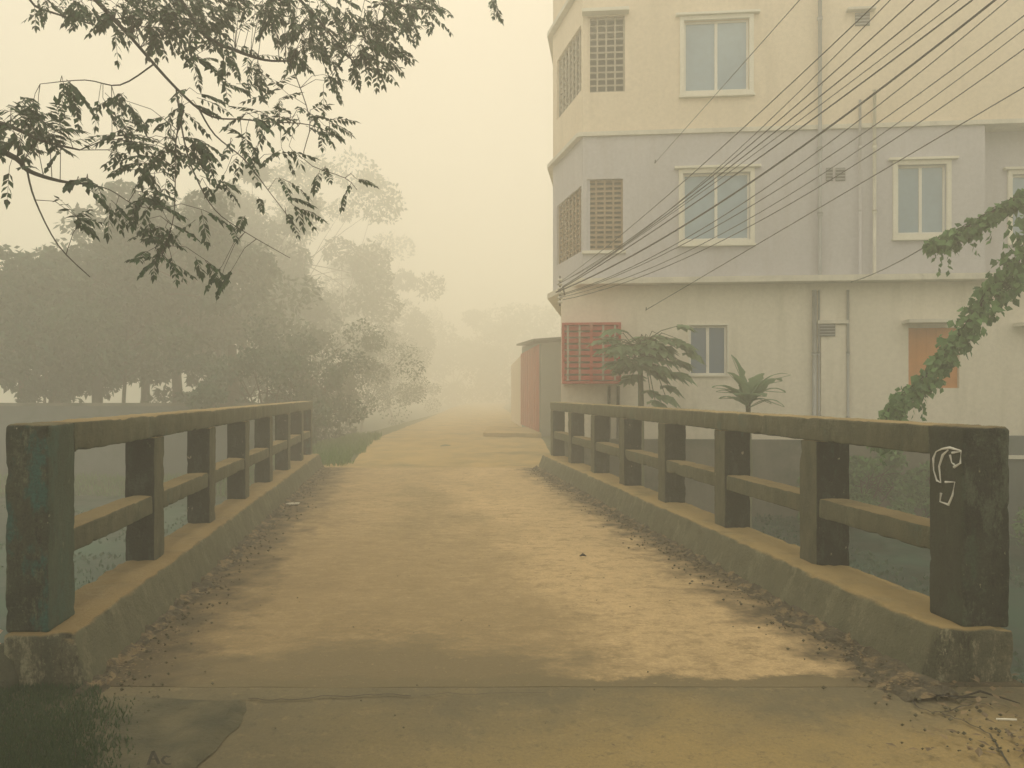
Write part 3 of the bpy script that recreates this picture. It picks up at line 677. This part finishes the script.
for xx in (609, 618):
    m = MB(); u = U(xx, dG+.05); m.tube([FR(u, dG+.05, -.6), FR(u, dG+.05, ZF(xx, 386))], .035, 8); m.build('drainpipe', 'iron', bld, True)
# orange shuttered opening with sunshade
u0, u1, z0, z1 = door
m = MB(); m.obox(FR(u0+.004, dG-.12, z0+.004), E*(u1-u0-.008), O*.05, (0, 0, z1-z0-.008)); sh = m.build('shutter', 'orange', bld); sh['label'] = 'orange wooden shutter closing an opening behind the vine'
m = MB(); 
for k in range(1, 5): m.obox(FR(lerp(k/5, u0, u1)-.012, dG-.069, z0+.006), E*.024, O*.012, (0, 0, z1-z0-.012))
m.build('batten', 'orange', sh)
for (xa, xb, y) in ((904, 950, 322), (1016, 1060, 325), (818, 849, 322)):
    m = MB(); a, b = U(xa), U(xb); z = ZF((xa+xb)/2, y); m.obox(FR(a, dG+.002, z-.03), E*(b-a), O*(.38 if xa != 818 else .1), (0, 0, .07)); m.build('sunshade', 'ledge', bld)
# a shallow projecting shaft with its vent
m = MB(); a, b = U(822), U(847); m.obox(FR(a, dG+.002, -.6), E*(b-a), O*.05, (0, 0, ZF(834, 325)+.6)); m.build('shaft_panel', 'plaster_white', bld)
for (x0, x1, y0, y1, d) in ((820.5, 836, 324, 336, dG+.06), (826, 832.5, 168, 181, .002), (835.5, 845, 168, 181, .002), (855, 869.5, 13, 26, .002)):
    a, b, c, e_ = U(x0), U(x1), ZF((x0+x1)/2, y1), ZF((x0+x1)/2, y0); m = MB()
    m.obox(FR(a, d, c), E*(b-a), O*.015, (0, 0, e_-c)); v = m.build('vent', 'vent', bld)
    m = MB()
    for k in range(4): m.obox(FR(a, d+.016, lerp((k+.3)/4, c, e_)), E*(b-a), O*.02, (0, 0, (e_-c)*.09))
    m.build('louvre', 'pipe', v)
m = MB(); a, b = U(846), U(874); m.obox(FR(a, .002, ZF(862, 12)), E*(b-a), O*.14, (0, 0, .05)); m.build('sunshade', 'ledge', bld)
def pipe(x, y0, y1, r_, d=.07, mt='pipe'):
    u = U(x, d); m = MB(); z0, z1 = ZF(x, y1, d), ZF(x, y0, d); m.tube([FR(u, d, z0), FR(u, d, z1)], r_, 8); o = m.build('drainpipe', mt, bld, True)
    z = z0
    while z < z1-.1:
        m = MB(); m.tube([FR(u, d, z), FR(u, d, z+.07)], r_*1.35, 8); z += 1.35
        m.build('collar', mt, o, True)
pipe(820, -60, 281, .04, .11); pipe(874.5, 90, 279, .035, .1, 'ledge'); pipe(860, 100, 279, .028, .1, 'plaster_grey'); pipe(814.5, 290, 420, .045, dG+.07); pipe(848, 290, 420, .028, dG+.07); pipe(819, 290, 420, .02, dG+.05)
# low wall along the far bank
root = thing('retaining_wall', (6, 15.6, 0), 'stained low concrete wall along the canal under the apartment building', 'wall')
m = MB(); m.obox((.9, 15.95, -1.8), (8.2, -.75, 0), (.02, .2, 0), (0, 0, 2.35)); m.build('wall', 'bankwall', root)
root = thing('garden_wall', (11, 13.2, 0), 'dark low wall at the far right edge beyond the end post', 'wall')
m = MB(); m.obox((8.3, 13.4, -1.2), (9, -.8, 0), (.02, .2, 0), (0, 0, 1.95)); m.build('wall', 'slate', root)
m = MB(); m.obox((8.3, 13.32, .36), (9, -.8, 0), (0, .075, 0), (0, 0, .06)); m.build('string_course', 'ledge', root)

# red shed past the building and the further block
root = thing('shed', (2, 28, 0), 'low roadside shed with a red gate beyond the building corner', 'shed')
A_, B_ = Vector((.44, 34, 0)), Vector((1.02, 27, 0))
m = MB(); m.hexa([B_+Vector((0, 0, -.2)), (4, 27, -.2), (4, 34, -.2), A_+Vector((0, 0, -.2))], [B_+Vector((0, 0, 3.25)), (4, 27, 3.5), (4, 34, 3.5), A_+Vector((0, 0, 3.55))])
m.build('wall', 'shed', root)
d = (B_-A_); nn = Vector((-d.y, d.x, 0)).normalized()*-.03
nn = Vector((-.03, 0, 0))
m = MB(); m.obox(A_+nn*2+d*.03+Vector((0, 0, .12)), d*.94, -nn*.9, (0, 0, 3.1)); gte = m.build('gate', 'redgate', root)
m = MB()
for k in range(8): m.obox(A_+nn*3+d*(.05+.12*k)+Vector((0, 0, .14)), d*.03, -nn*.95, (0, 0, 3.05))
m.build('rib', 'redgate', gte)
m = MB(); m.hexa([(.75, 26.7, 3.3), (4.2, 26.7, 3.55), (4.2, 34.2, 3.6), (.2, 34.2, 3.6)], [(.75, 26.7, 3.38), (4.2, 26.7, 3.63), (4.2, 34.2, 3.68), (.2, 34.2, 3.68)]); m.build('roof', 'roofsheet', root)
root = thing('roadside_wall', (.2, 36, 0), 'tan wall section beyond the red gate', 'wall')
m = MB(); m.hexa([(-.05, 42, -.2), (.42, 34.3, -.2), (.7, 34.3, -.2), (.25, 42, -.2)], [(-.05, 42, 3.0), (.42, 34.3, 3.2), (.7, 34.3, 3.2), (.25, 42, 3.0)]); m.build('wall', 'plaster_cream', root)
root = thing('doorstep_slab', (0, 27, 0), 'raised pale concrete slab in front of the red gate', 'slab')
m = MB(); m.rbox(lambda a, b, c: Vector((-1.0+a+.0*b, 26.6+b-.25*a, -.02+c)), (2.0, 5., .15), step=.3, r=.03); m.build('slab', 'road', root, True)

# ---------------------------------------------------------------- cables
rack = thing('cable_bracket', at(563, 290, 15.7), 'small iron bracket on the building corner where the cables meet', 'bracket')
m = MB(); a = FR(UG+.08, dG, 0); m.tube([Vector((a.x, a.y, 3.63)), at(563, 288, 15.65)], .02, 6); m.tube([at(560, 276, 15.67), at(560, 306, 15.67)], .018, 6); m.build('arm', 'iron', rack)
for k in range(6):
    m = MB(); q = at(560, 280+k*4.4, 15.63); m.tube([q+Vector((-.05, 0, 0)), q+Vector((-.02, 0, 0)), q+Vector((.02, 0, 0)), q+Vector((.05, 0, 0))], [.02, .032, .032, .02], 8); m.build('insulator', 'ledge', rack, True)
# pole off to the right of the picture that carries them
pole = thing('utility_pole', (11.5, 5.2, -.6), 'concrete utility pole carrying the cables at the right', 'pole')
m = MB(); m.tube([(11.5, 5.2, -.9), (11.5, 5.2, 9.6)], [.16, .11], 12); m.build('shaft', 'bankwall', pole, True)
WR = [ # left px (x,y), right px(x,y), radius, material, left end on rack?, label
 ((640, 181), (800, 0), .005, 'wire_grey', 'faintest cable, steepest, crossing the top storey window alone'),
 ((628, 234), (879.5, 0), .006, 'wire_grey', 'thin cable leftmost of the bundle at the top edge'),
 ((640, 237), (889, 0), .005, 'wire_grey', 'thin cable second of the bundle at the top edge'),
 ((628, 250), (913, 0), .007, 'wire', 'dark cable third of the bundle, passing left of the small upper vent'),
 ((608, 270), (938, 0), .008, 'wire', 'dark cable fourth of the bundle, over the upper vent'),
 ((628, 259), (958, 0), .006, 'wire_grey', 'greyish cable between two dark ones in the bundle'),
 ((553, 293), (971, 0), .010, 'wire', 'long dark cable reaching furthest left past the building corner'),
 ((628, 270), (991, 0), .014, 'wire', 'thickest black cable in the bundle'),
 ((628, 278), (1002, 0), .007, 'wire', 'cable just under the thickest black one'),
 ((628, 279), (1022, 12), .007, 'wire_grey', 'uppermost cable leaving at the right edge'),
 ((628, 284), (1024, 23), .006, 'wire_grey', 'second cable from the top at the right edge'),
 ((660, 278), (1024, 43), .007, 'wire_grey', 'third cable from the top at the right edge'),
 ((660, 304), (1024, 88), .008, 'wire', 'lowest cable, crossing the narrow middle window'),
]
def cable(name, A, B, r_, mt, label, sag=.12, grp='overhead cables'):
    pts = [A.lerp(B, i/28)-Vector((0, 0, sag*4*(i/28)*(1-i/28))) for i in range(29)]
    m = MB(); m.tube(pts, r_, 6); return tag(m.build(name, mt, smooth=True), label, 'cable', grp)
MID = [None, 76, 90, 103, 113, 121, 129, 148, 165, 176, 189, 199, None]
for i, (a, b, r_, mt, lb) in enumerate(WR):
    YB = 6.0+.15*i; q = a if MID[i] is None else (800, MID[i])
    B = at(b[0]+(b[0]-q[0])*.5, b[1]+(b[1]-q[1])*.5, YB)      # carried on beyond the frame
    if i == 0: A = FR(U(655, 0), .01, ZF(655, 163))
    elif i == 12: A = FR(U(646, dG), dG+.01, ZF(646, 310, dG))
    else: A = at(556+(i*5 % 7)*1.1, 279+i*1.9, 15.65+.04*(i % 3))
    if i in (0, 12): tag(thing('cable_hook', A, ['small hook on the top storey wall holding the steepest cable', 'small hook on the ground storey wall holding the lowest cable'][i > 0], 'hook')); mh = MB(); mh.tube([A+O*-.02, A+O*.05, A+O*.06+Vector((0, 0, .05))], .012, 6); mh.build('hook', 'iron', bpy.data.objects['cable_hook' if i == 0 else 'cable_hook.001'], True)
    sag = 0.
    if MID[i] is not None:                                # how far this cable hangs
        lo, hi = -1., 2.
        for _ in range(30):
            sag = (lo+hi)/2; ps = [A.lerp(B, k/200)-Vector((0, 0, sag*4*(k/200)*(1-k/200))) for k in range(201)]
            p = min(ps, key=lambda v: abs(CX+v.x/v.y*F-800))
            if HY+(H-p.z)/p.y*F < MID[i]: lo = sag
            else: hi = sag
    cable('overhead_cable', A, B, r_, mt, lb, sag)
cable('wall_cable', at(851, 282, 15.7), at(928, 245, 10.5), .008, 'wire_grey', 'thin cable from the ledge to the tip of the upper vine', .05)

# vine covered cables
def vine(name, px, label, n, rad, seed, ends=None):
    r = random.Random(seed); P = [at(*p) for p in px]; Q = []
    for i in range(len(P)-1):
        for k in range(8):
            t = k/8; p0 = P[max(i-1, 0)]; p3 = P[min(i+2, len(P)-1)]; a = P[i]; b = P[i+1]
            Q.append(.5*((2*a)+(b-p0)*t+(2*p0-5*a+4*b-p3)*t*t+(3*a-p0-3*b+p3)*t**3))
    Q.append(P[-1]); root = thing(name, Q[0], label, 'vine', 'vines climbing on cables')
    m = MB(); m.tube(Q, .012, 6)
    for s_ in range(3):
        m.tube([q+Vector((math.sin(i*.9+s_*2)*.03, math.cos(i*.8+s_)*.03, math.cos(i*.9+s_*2)*.03)) for i, q in enumerate(Q)], .005, 4)
    m.build('stem', 'twig', root, True); m = MB()
    for _ in range(n):
        t = r.random(); i = min(int(t*(len(Q)-1)), len(Q)-2); p = Q[i].lerp(Q[i+1], r.random())
        k = rad(t)*(.35+1.9*abs(noise.noise(p*3.3+Vector((seed, 0, 0)))))
        v = rv(r)*k; v.z -= k*.25; leafq(m, p+v, rv(r)+Vector((0, 0, -.9)), rv(r)+Vector((0, -1, .3)), r.uniform(.05, .14), r.uniform(.05, .10))
    for _ in range(n//45):                                # dangling sprigs
        t = r.random(); i = min(int(t*(len(Q)-1)), len(Q)-2); p = Q[i].copy(); L = r.uniform(.1, .4)
        for k in range(int(L/.04)):
            p = p+Vector((r.uniform(-.02, .02), 0, -.045)); leafq(m, p, rv(r)+Vector((0, 0, -.8)), rv(r), .08, .05)
    m.build('foliage', 'leaf_vine', root)
vine('climbing_vine', [(928, 244, 9.0), (948, 236, 8.8), (975, 222, 8.6), (1000, 207, 8.4), (1030, 192, 8.2), (1090, 160, 8)], 'upper thinner green vine along a cable above the shutter', 520, lambda t: .08+.10*t, 3)
vine('climbing_vine', [(882, 440, 8.6), (893, 405, 8.6), (925, 378, 8.6), (957, 338, 8.5), (990, 292, 8.4), (1015, 262, 8.3), (1045, 215, 8.2), (1085, 150, 8)], 'thick diagonal green vine hanging in front of the orange shutter', 1700, lambda t: .12+.13*min(1, t*2.2), 5)

# ---------------------------------------------------------------- papaya and broad leaved plant
for i, (x, y, cr, h, lb) in enumerate([(5.9, 14.3, .55, 1.25, 'low bush on the canal bank behind the third bay of the right railing'), (6.7, 14.1, .65, 1.5, 'wider low bush on the canal bank next to the end post'), (7.7, 14.0, .6, 1.35, 'low bush on the bank half hidden by the right end post'), (8.6, 11.8, .8, 1.2, 'bush at the right edge below the blue grey wall')]):
    make_tree('bush', 90+i, h, cr, (x, y, -1.05), lb, 'leaf_vine', ls=.12, nl=3600, trunk_h=.2, zs=.95, tr=.03, group='bushes on the right bank', cat='bush', ncl=26)
r = random.Random(21)
b = at(641, 403, 14.6); root = thing('papaya_tree', (b.x, 14.6, -.6), 'slender papaya tree with drooping leaves beside the red screen', 'tree')
tp = at(640, 345, 14.6); m = MB(); m.tube([(b.x, 14.6, -1.2), b, tp], [.07, .055, .04], 8); m.build('trunk', 'stem', root, True)
pt, pl = MB(), MB()
def palmate(c, d, s_):
    d = d.normalized(); sd = d.cross(Vector((0, 0, 1))).normalized()
    for k in range(7):
        a = R(-105+35*k); v = d*math.cos(a)+sd*math.sin(a)+Vector((0, 0, -.35)); leafq(pl, c, v, Vector((0, 0, 1))+rv(r)*.3, s_*(1-.06*abs(k-3)), s_*.42)
        leafq(pl, c+v*s_*.35, v+sd*.6*(r.random()-.5), Vector((0, 0, 1)), s_*.4, s_*.25)
for k in range(44):
    a = k*2.4; L = r.uniform(.3, .85); hh = tp+Vector((0, 0, r.uniform(-.5, .1)))
    d = Vector((math.cos(a), math.sin(a)*.8, r.uniform(-.35, .5))); e_ = hh+d*L; pt.tube([hh, hh.lerp(e_, .5)+Vector((0, 0, .08)), e_], [.012, .01, .007], 5)
    palmate(e_, Vector((d.x, d.y, -.2)), r.uniform(.3, .46))
for (x, y) in ((668, 385), (684, 345), (690, 352), (612, 338), (616, 350), (650, 340), (660, 335), (676, 338), (645, 360), (660, 368), (680, 372), (665, 395), (655, 400), (678, 360), (662, 350), (655, 372), (672, 372), (650, 390)):
    e_ = at(x, y, 14.5+r.uniform(-.3, .3)); pt.tube([tp-Vector((0, 0, .2)), tp.lerp(e_, .6)+Vector((0, 0, .15)), e_], [.012, .01, .007], 5); palmate(e_, Vector((1, -.4, -.5)), .44)
pt.build('petioles', 'stem', root, True); pl.build('foliage', 'leaf_pap', root)
b = at(748, 420, 13.6); root = thing('broad_leaved_plant', (b.x, 13.6, -.7), 'spiky broad leaved plant standing below the small blue window', 'plant')
m = MB(); m.tube([(b.x, 13.6, -1.2), (b.x+.03, 13.6, .2), at(748, 400, 13.6)], [.06, .05, .04], 8); m.build('trunk', 'stem', root, True)
m = MB()
def blade(o, dirv, L, w, droop):
    q = o.copy(); d = dirv.normalized(); n = 12; pts = []
    for i in range(n+1): pts.append(q.copy()); d = (d+Vector((0, 0, -droop*(i/n)*2/n))).normalized(); q = q+d*L/n
    rows = []
    for i in range(n+1):
        dd = (pts[min(i+1, n)]-pts[max(i-1, 0)]).normalized(); sd = dd.cross(Vector((0, 0, 1))).normalized(); up = sd.cross(dd)
        ww = (w*math.sin(math.pi*min(1, max(0, i/n-.12)/.9))**.7)*(1+.25*math.sin(i*2.3+L*9)) if i > 1 else .01
        rows.append([pts[i]+sd*ww*k+up*abs(k)*ww*.35-Vector((0, 0, abs(k)**2*ww*.3)) for k in (-1, -.5, 0, .5, 1)])
    m.grid(rows); m.tube([pts[0], pts[6], pts[-1]], [.012, .009, .004], 4, False)
c0 = at(748, 405, 13.6)
for (x, y, L) in ((728, 366, .9), (738, 362, .9), (785, 362, 1.), (776, 372, .8), (716, 392, .7), (720, 380, .7), (788, 400, .75), (782, 385, .7), (758, 375, .6), (745, 378, .6), (765, 392, .5), (733, 398, .5), (770, 405, .5), (722, 403, .5)):
    for q in range(1):
        e_ = at(x+r.uniform(-5, 5), y+r.uniform(-4, 4), 13.6+r.uniform(-.5, .5)); blade(c0+rv(r)*.08, (e_-c0)+Vector((0, 0, .25)), (e_-c0).length*1.05, r.uniform(.12, .19), r.uniform(.9, 1.8))
m.build('foliage', 'leaf_pap', root)

# ---------------------------------------------------------------- ground cover and small stuff
r = random.Random(31)
m = MB()
for _ in range(26000):                                    # weeds floating on the water and on the banks
    x = r.uniform(-14, 16); y = r.uniform(4.2, 17)
    if noise.noise(Vector((x*.55, y*.55, 2))) < .02: continue
    z = max(WZ, hgt(x, y)) if x > 7 else WZ
    L = x+SK*y
    if -2.2 < L < 3.4: continue
    leafq(m, Vector((x, y, z)), rv(r)+Vector((0, 0, .9)), rv(r), r.uniform(.04, .10), r.uniform(.03, .07))
tag(m.build('water_weeds', 'weed'), 'green water weeds covering the canal', None, None, 'stuff')
m = MB()
def grass_at(p, h, k=1):
    d = Vector((r.uniform(-.5, .5), r.uniform(-.5, .5), 1)); leafq(m, p, d, rv(r), h, .012*k)
for _ in range(20000):
    px, py = r.uniform(-40, 150), r.uniform(688, 800)
    if r.random() < sst(px, 40, 145) or (py < 700 and px > 100): continue
    p = gp(px, py, .01); grass_at(p, r.uniform(.015, .045), .5)
tag(m.build('turf', 'grass_near'), 'dark low turf in the lower left corner', None, None, 'stuff')
m = MB()
for _ in range(16000):
    x = r.uniform(-9, -3.2); y = r.uniform(15.8, 27)
    if x > lerp(sst(y, 15, 27), -3.45, -4.5)+noise.noise(Vector((x, y, 0)))*.3: continue
    grass_at(Vector((x, y, hgt(x, y))), r.uniform(.08, .26), 2.2)
for _ in range(14000):
    x = r.uniform(2.6, 18); y = r.uniform(2., 15)
    if x+SK*y < 3.55 or hgt(x, y) < WZ: continue
    grass_at(Vector((x, y, hgt(x, y))), r.uniform(.06, .2), 2)
for _ in range(9000):
    x = r.uniform(-14, -2.7); y = r.uniform(1.5, 4.3)
    if x+SK*y > -2.25 or hgt(x, y) < WZ: continue
    grass_at(Vector((x, y, hgt(x, y))), r.uniform(.05, .16), 1.6)
for _ in range(9000):
    x = r.uniform(-22, -5); y = r.uniform(17.5, 20)
    grass_at(Vector((x, y, hgt(x, y))), r.uniform(.1, .3), 2.5)
tag(m.build('grass', 'grass'), 'short grass on the verges and banks', None, None, 'stuff')
m = MB()
for sd, L0 in ((1, DR), (-1, DL)):
    rows = []
    for i in range(260):
        Y = 3.75+11.7*i/259; w_ = .10+.34*abs(noise.noise(Vector((Y*1.1, sd*4, 0))))+.10*abs(noise.noise(Vector((Y*5, sd*4, 0))))+(.25 if Y < 4.6 and sd > 0 else 0)*(4.6-Y)
        rows.append([br(L0+sd*.03-sd*w_*q, Y+.03*noise.noise(Vector((Y*9, q*9, 0))), -.012+(1-q)**1.2*.052+.034*(1-q*.6)*noise.noise(Vector((Y*13, q*w_*26+sd*9, 0)))+.012*noise.noise(Vector((Y*40, q*w_*80, 5)))) for q in [k/9 for k in range(10)]])
    m.grid(rows if sd < 0 else [x[::-1] for x in rows])
tag(m.build('dirt_drift', 'dirt'), 'dark crumbly dirt swept against the kerbs', None, None, 'stuff')
m = MB()
def flake(p, s_): leafq(m, p, Vector((r.uniform(-1, 1), r.uniform(-1, 1), r.uniform(-.1, .25))), Vector((0, 0, 1)), s_, s_*.55)
for _ in range(3200):
    Y = 3.9+11.6*r.random()**1.5
    if r.random() < .55: L = DR-abs(r.gauss(0, .13))-.01
    else: L = DL+abs(r.gauss(0, .11))+.01
    k = abs(noise.noise(Vector((L*1.2, Y*1.7, 0))))
    if r.random() > k*3.2: continue
    flake(br(L, Y, .014+r.random()*.02), r.uniform(.008, .03))
for _ in range(260): flake(br(r.uniform(DL, DR), 3+12*r.random(), .016), r.uniform(.008, .022))
for _ in range(240):
    px = r.uniform(850, 1060); py = r.uniform(672, 760)
    if r.random() > sst(px-(py-680)*.8, 820, 1000): continue
    flake(gp(px, py, .02+.02*r.random()), r.uniform(.015, .06))
tag(m.build('leaf_litter', 'deadleaf'), 'dead leaves and crumbs along the kerbs', None, None, 'stuff')
m = MB(); import bmesh
def pebble(p, s_):
    i = len(m.v); q = [Vector((1, 0, 0)), Vector((0, 1, 0)), Vector((-1, 0, 0)), Vector((0, -1, 0)), Vector((0, 0, .7)), Vector((0, 0, -.7))]
    m.v += [p+Vector((v.x*s_*r.uniform(.7, 1.3), v.y*s_*r.uniform(.6, 1.2), v.z*s_)) for v in q]
    for f in ((0, 1, 4), (1, 2, 4), (2, 3, 4), (3, 0, 4), (1, 0, 5), (2, 1, 5), (3, 2, 5), (0, 3, 5)): m.f.append(tuple(i+k for k in f))
for _ in range(1500):
    Y = 3.2+12*r.random()**1.4; L = (DR-abs(r.gauss(0, .16))-.02) if r.random() < .6 else (DL+abs(r.gauss(0, .14))+.02)
    if Y < 3.95: L += r.uniform(-.2, .3)
    pebble(br(L, Y, .012), r.uniform(.004, .014))
for _ in range(140): pebble(br(r.uniform(DL, DR), 3.1+11*r.random(), .01), r.uniform(.003, .007))
tag(m.build('gravel', 'soil'), 'small crumbs of concrete and grit on the deck', None, None, 'stuff')
m = MB()
for _ in range(260):
    p = at(r.uniform(-50, 18), 640, 5.2); x = p.x+r.gauss(0, .12); y = 5.1+r.gauss(0, .4); z = -.55+r.uniform(0, .2)+.1
    leafq(m, Vector((x, y, z)), rv(r), rv(r), r.uniform(.03, .09), r.uniform(.02, .06))
# a heap of soil under the rubbish, on the left bank
tag(m.build('rubbish', 'litter'), 'scattered plastic scraps on the left bank', None, None, 'stuff')
m = MB(); rows = []
for i in range(13):
    a = i/12*math.pi*2; rows.append([Vector((-3.75+math.cos(a)*q*1.2, 5.0+math.sin(a)*q*.9, -.5-q*q*.75+noise.noise(Vector((math.cos(a)*q*3, math.sin(a)*q*3, 1)))*.08)) for q in (0.01, .3, .6, .9, 1.2)])
m.grid(rows); tag(m.build('earth_bank', 'soil', smooth=True), 'dark earth heap on the left bank', None, None, 'structure')
# the rounded stone at the left edge
m = MB(); ctr = gp(-4, 690, .0)+Vector((0, .1, .04))
for_r = []
for i in range(15):
    th = math.pi*i/14; row = []
    for j in range(25):
        ph = 2*math.pi*j/24; v = Vector((math.sin(th)*math.cos(ph), math.sin(th)*math.sin(ph), math.cos(th)))
        k = 1+.22*noise.noise(v*1.6)+.06*noise.noise(v*6); row.append(ctr+Vector((v.x*.15*k, v.y*.16*k, v.z*.16*k)))
    for_r.append(row)
m.grid(for_r); tag(m.build('rock', 'rock', smooth=True), 'rounded mossy rock at the left edge beside the end post', 'rock')
# bits on the deck
m = MB(); p = gp(583, 556, .012); m.tube([p+Vector((-.03, 0, .0)), p+Vector((.0, .01, .012)), p+Vector((.03, 0, 0))], [.006, .016, .005], 6); tag(m.build('dead_leaf', 'black', smooth=True), 'single dark curled leaf on the right half of the deck', 'leaf')
m = MB(); p = gp(1005, 719, .03); m.tube([p+Vector((-.04, 0, 0)), p+Vector((.04, -.02, .005))], .005, 6); tag(m.build('white_stick', 'ledge', smooth=True), 'short white stick among dead leaves at the lower right', 'stick')
m = MB(); p = gp(290, 504, .02); m.obox(p+Vector((-.07, 0, -.01)), (.17, .03, 0), (0, .08, 0), (0, 0, .015)); tag(m.build('paper_scrap', 'ledge'), 'pale paper scrap beside the left kerb', 'paper')
m = MB()
for k in range(2):
    a = gp(925+k*30, 694+k*5, .02); m.tube([a, a+Vector((.12+.03*k, r.uniform(-.09, .06), .02)), a+Vector((.28, r.uniform(-.12, .08), 0))], [.003, .006, .002], 5)
tag(m.build('twigs', 'twig', smooth=True), 'dead twigs and roots lying at the foot of the right end post', None, None, 'stuff')

# ---------------------------------------------------------------- air
def haze():
    m = MB(); m.box(-310, 310, -310, 310, -3.2, 20.5)
    me = bpy.data.meshes.new('haze'); me.from_pydata([tuple(v) for v in m.v], [], m.f); o = bpy.data.objects.new('haze', me); C.objects.link(o)
    mt = bpy.data.materials.new('morning_fog'); mt.use_nodes = True; n = mt.node_tree.nodes; n.clear()
    out = n.new('ShaderNodeOutputMaterial'); v = n.new('ShaderNodeVolumePrincipled')
    v.inputs['Color'].default_value = FOGC; v.inputs['Density'].default_value = FOGD; v.inputs['Anisotropy'].default_value = FOGA
    mt.node_tree.links.new(v.outputs[0], out.inputs['Volume']); me.materials.append(mt)
    tag(o, 'golden morning fog', None, None, 'stuff')
FOGC, FOGD, FOGA = (.985, .985, .94, 1), .023, .35
haze()

# ---------------------------------------------------------------- light, sky, camera
SEL, SAZ = 55., -4.                                       # sun height, azimuth right of straight ahead
w = bpy.data.worlds.new('World'); bpy.context.scene.world = w; w.use_nodes = True; n = w.node_tree.nodes; l = w.node_tree.links
sky = n.new('ShaderNodeTexSky'); sky.sky_type = 'NISHITA'; sky.sun_disc = False; sky.sun_elevation = R(SEL); sky.sun_rotation = R(SAZ)
sky.dust_density = 4; sky.air_density = 1.; sky.ozone_density = .6
mx = n.new('ShaderNodeMix'); mx.data_type = 'RGBA'; mx.blend_type = 'MULTIPLY'; mx.inputs[0].default_value = 1
l.new(sky.outputs[0], mx.inputs[6]); mx.inputs[7].default_value = (1.0, .90, .66, 1)
bg = n['Background']; 
m2 = n.new('ShaderNodeMix'); m2.data_type = 'RGBA'; m2.inputs[0].default_value = .75
tc = n.new('ShaderNodeTexCoord'); sx = n.new('ShaderNodeSeparateXYZ'); l.new(tc.outputs['Generated'], sx.inputs[0])
mr = n.new('ShaderNodeMapRange'); l.new(sx.outputs[1], mr.inputs[0])                       # veil raised behind the camera as added light to lift the facade
mr.inputs[1].default_value = 1; mr.inputs[2].default_value = -1; mr.inputs[3].default_value = .93; mr.inputs[4].default_value = 1.75
vm = n.new('ShaderNodeVectorMath'); vm.operation = 'SCALE'; vm.inputs[0].default_value = (9.0, 8.3, 6.75); l.new(mr.outputs[0], vm.inputs['Scale'])
wc = n.new('ShaderNodeMix'); wc.data_type = 'RGBA'; wr = n.new('ShaderNodeMapRange'); l.new(sx.outputs[1], wr.inputs[0]); wr.inputs[1].default_value = .9; wr.inputs[2].default_value = -.6
l.new(wr.outputs[0], wc.inputs[0]); wc.inputs[6].default_value = (9.9, 8.6, 6.3, 1); wc.inputs[7].default_value = (9.0, 8.35, 6.9, 1); l.new(wc.outputs[2], vm.inputs[0])
l.new(mx.outputs[2], m2.inputs[6]); l.new(vm.outputs[0], m2.inputs[7])         # pale veil of high cloud, with the brightness added behind
l.new(m2.outputs[2], bg.inputs[0]); bg.inputs[1].default_value = .10
sd = bpy.data.lights.new('sun', 'SUN'); sd.energy = 2.1; sd.angle = R(12); sd.color = (1, .85, .60)
so = bpy.data.objects.new('sun', sd); C.objects.link(so)
dv = Vector((math.sin(R(SAZ))*math.cos(R(SEL)), math.cos(R(SAZ))*math.cos(R(SEL)), math.sin(R(SEL))))
so.rotation_euler = dv.to_track_quat('Z', 'Y').to_euler(); so.location = (0, 0, 12)
cd = bpy.data.cameras.new('camera'); cd.sensor_width = 36; cd.lens = F/1024*36; cd.clip_end = 1500; cd.clip_start = .05
cd.shift_y = (HY-384)/1024
co = bpy.data.objects.new('camera', cd); C.objects.link(co); co.location = (0, 0, H); co.rotation_euler = (R(90), 0, 0)
sc = bpy.context.scene; sc.camera = co
sc.view_settings.view_transform = 'Standard'; sc.view_settings.look = 'None'; sc.view_settings.gamma = 1; sc.view_settings.use_curve_mapping = False
sc.view_settings.exposure = 0.02
sc.cycles.use_denoising = True; sc.cycles.volume_bounces = 4; sc.cycles.max_bounces = 8; sc.cycles.diffuse_bounces = 3; sc.cycles.glossy_bounces = 2; sc.cycles.transmission_bounces = 2
sc.cycles.use_adaptive_sampling = True; sc.cycles.adaptive_threshold = .02
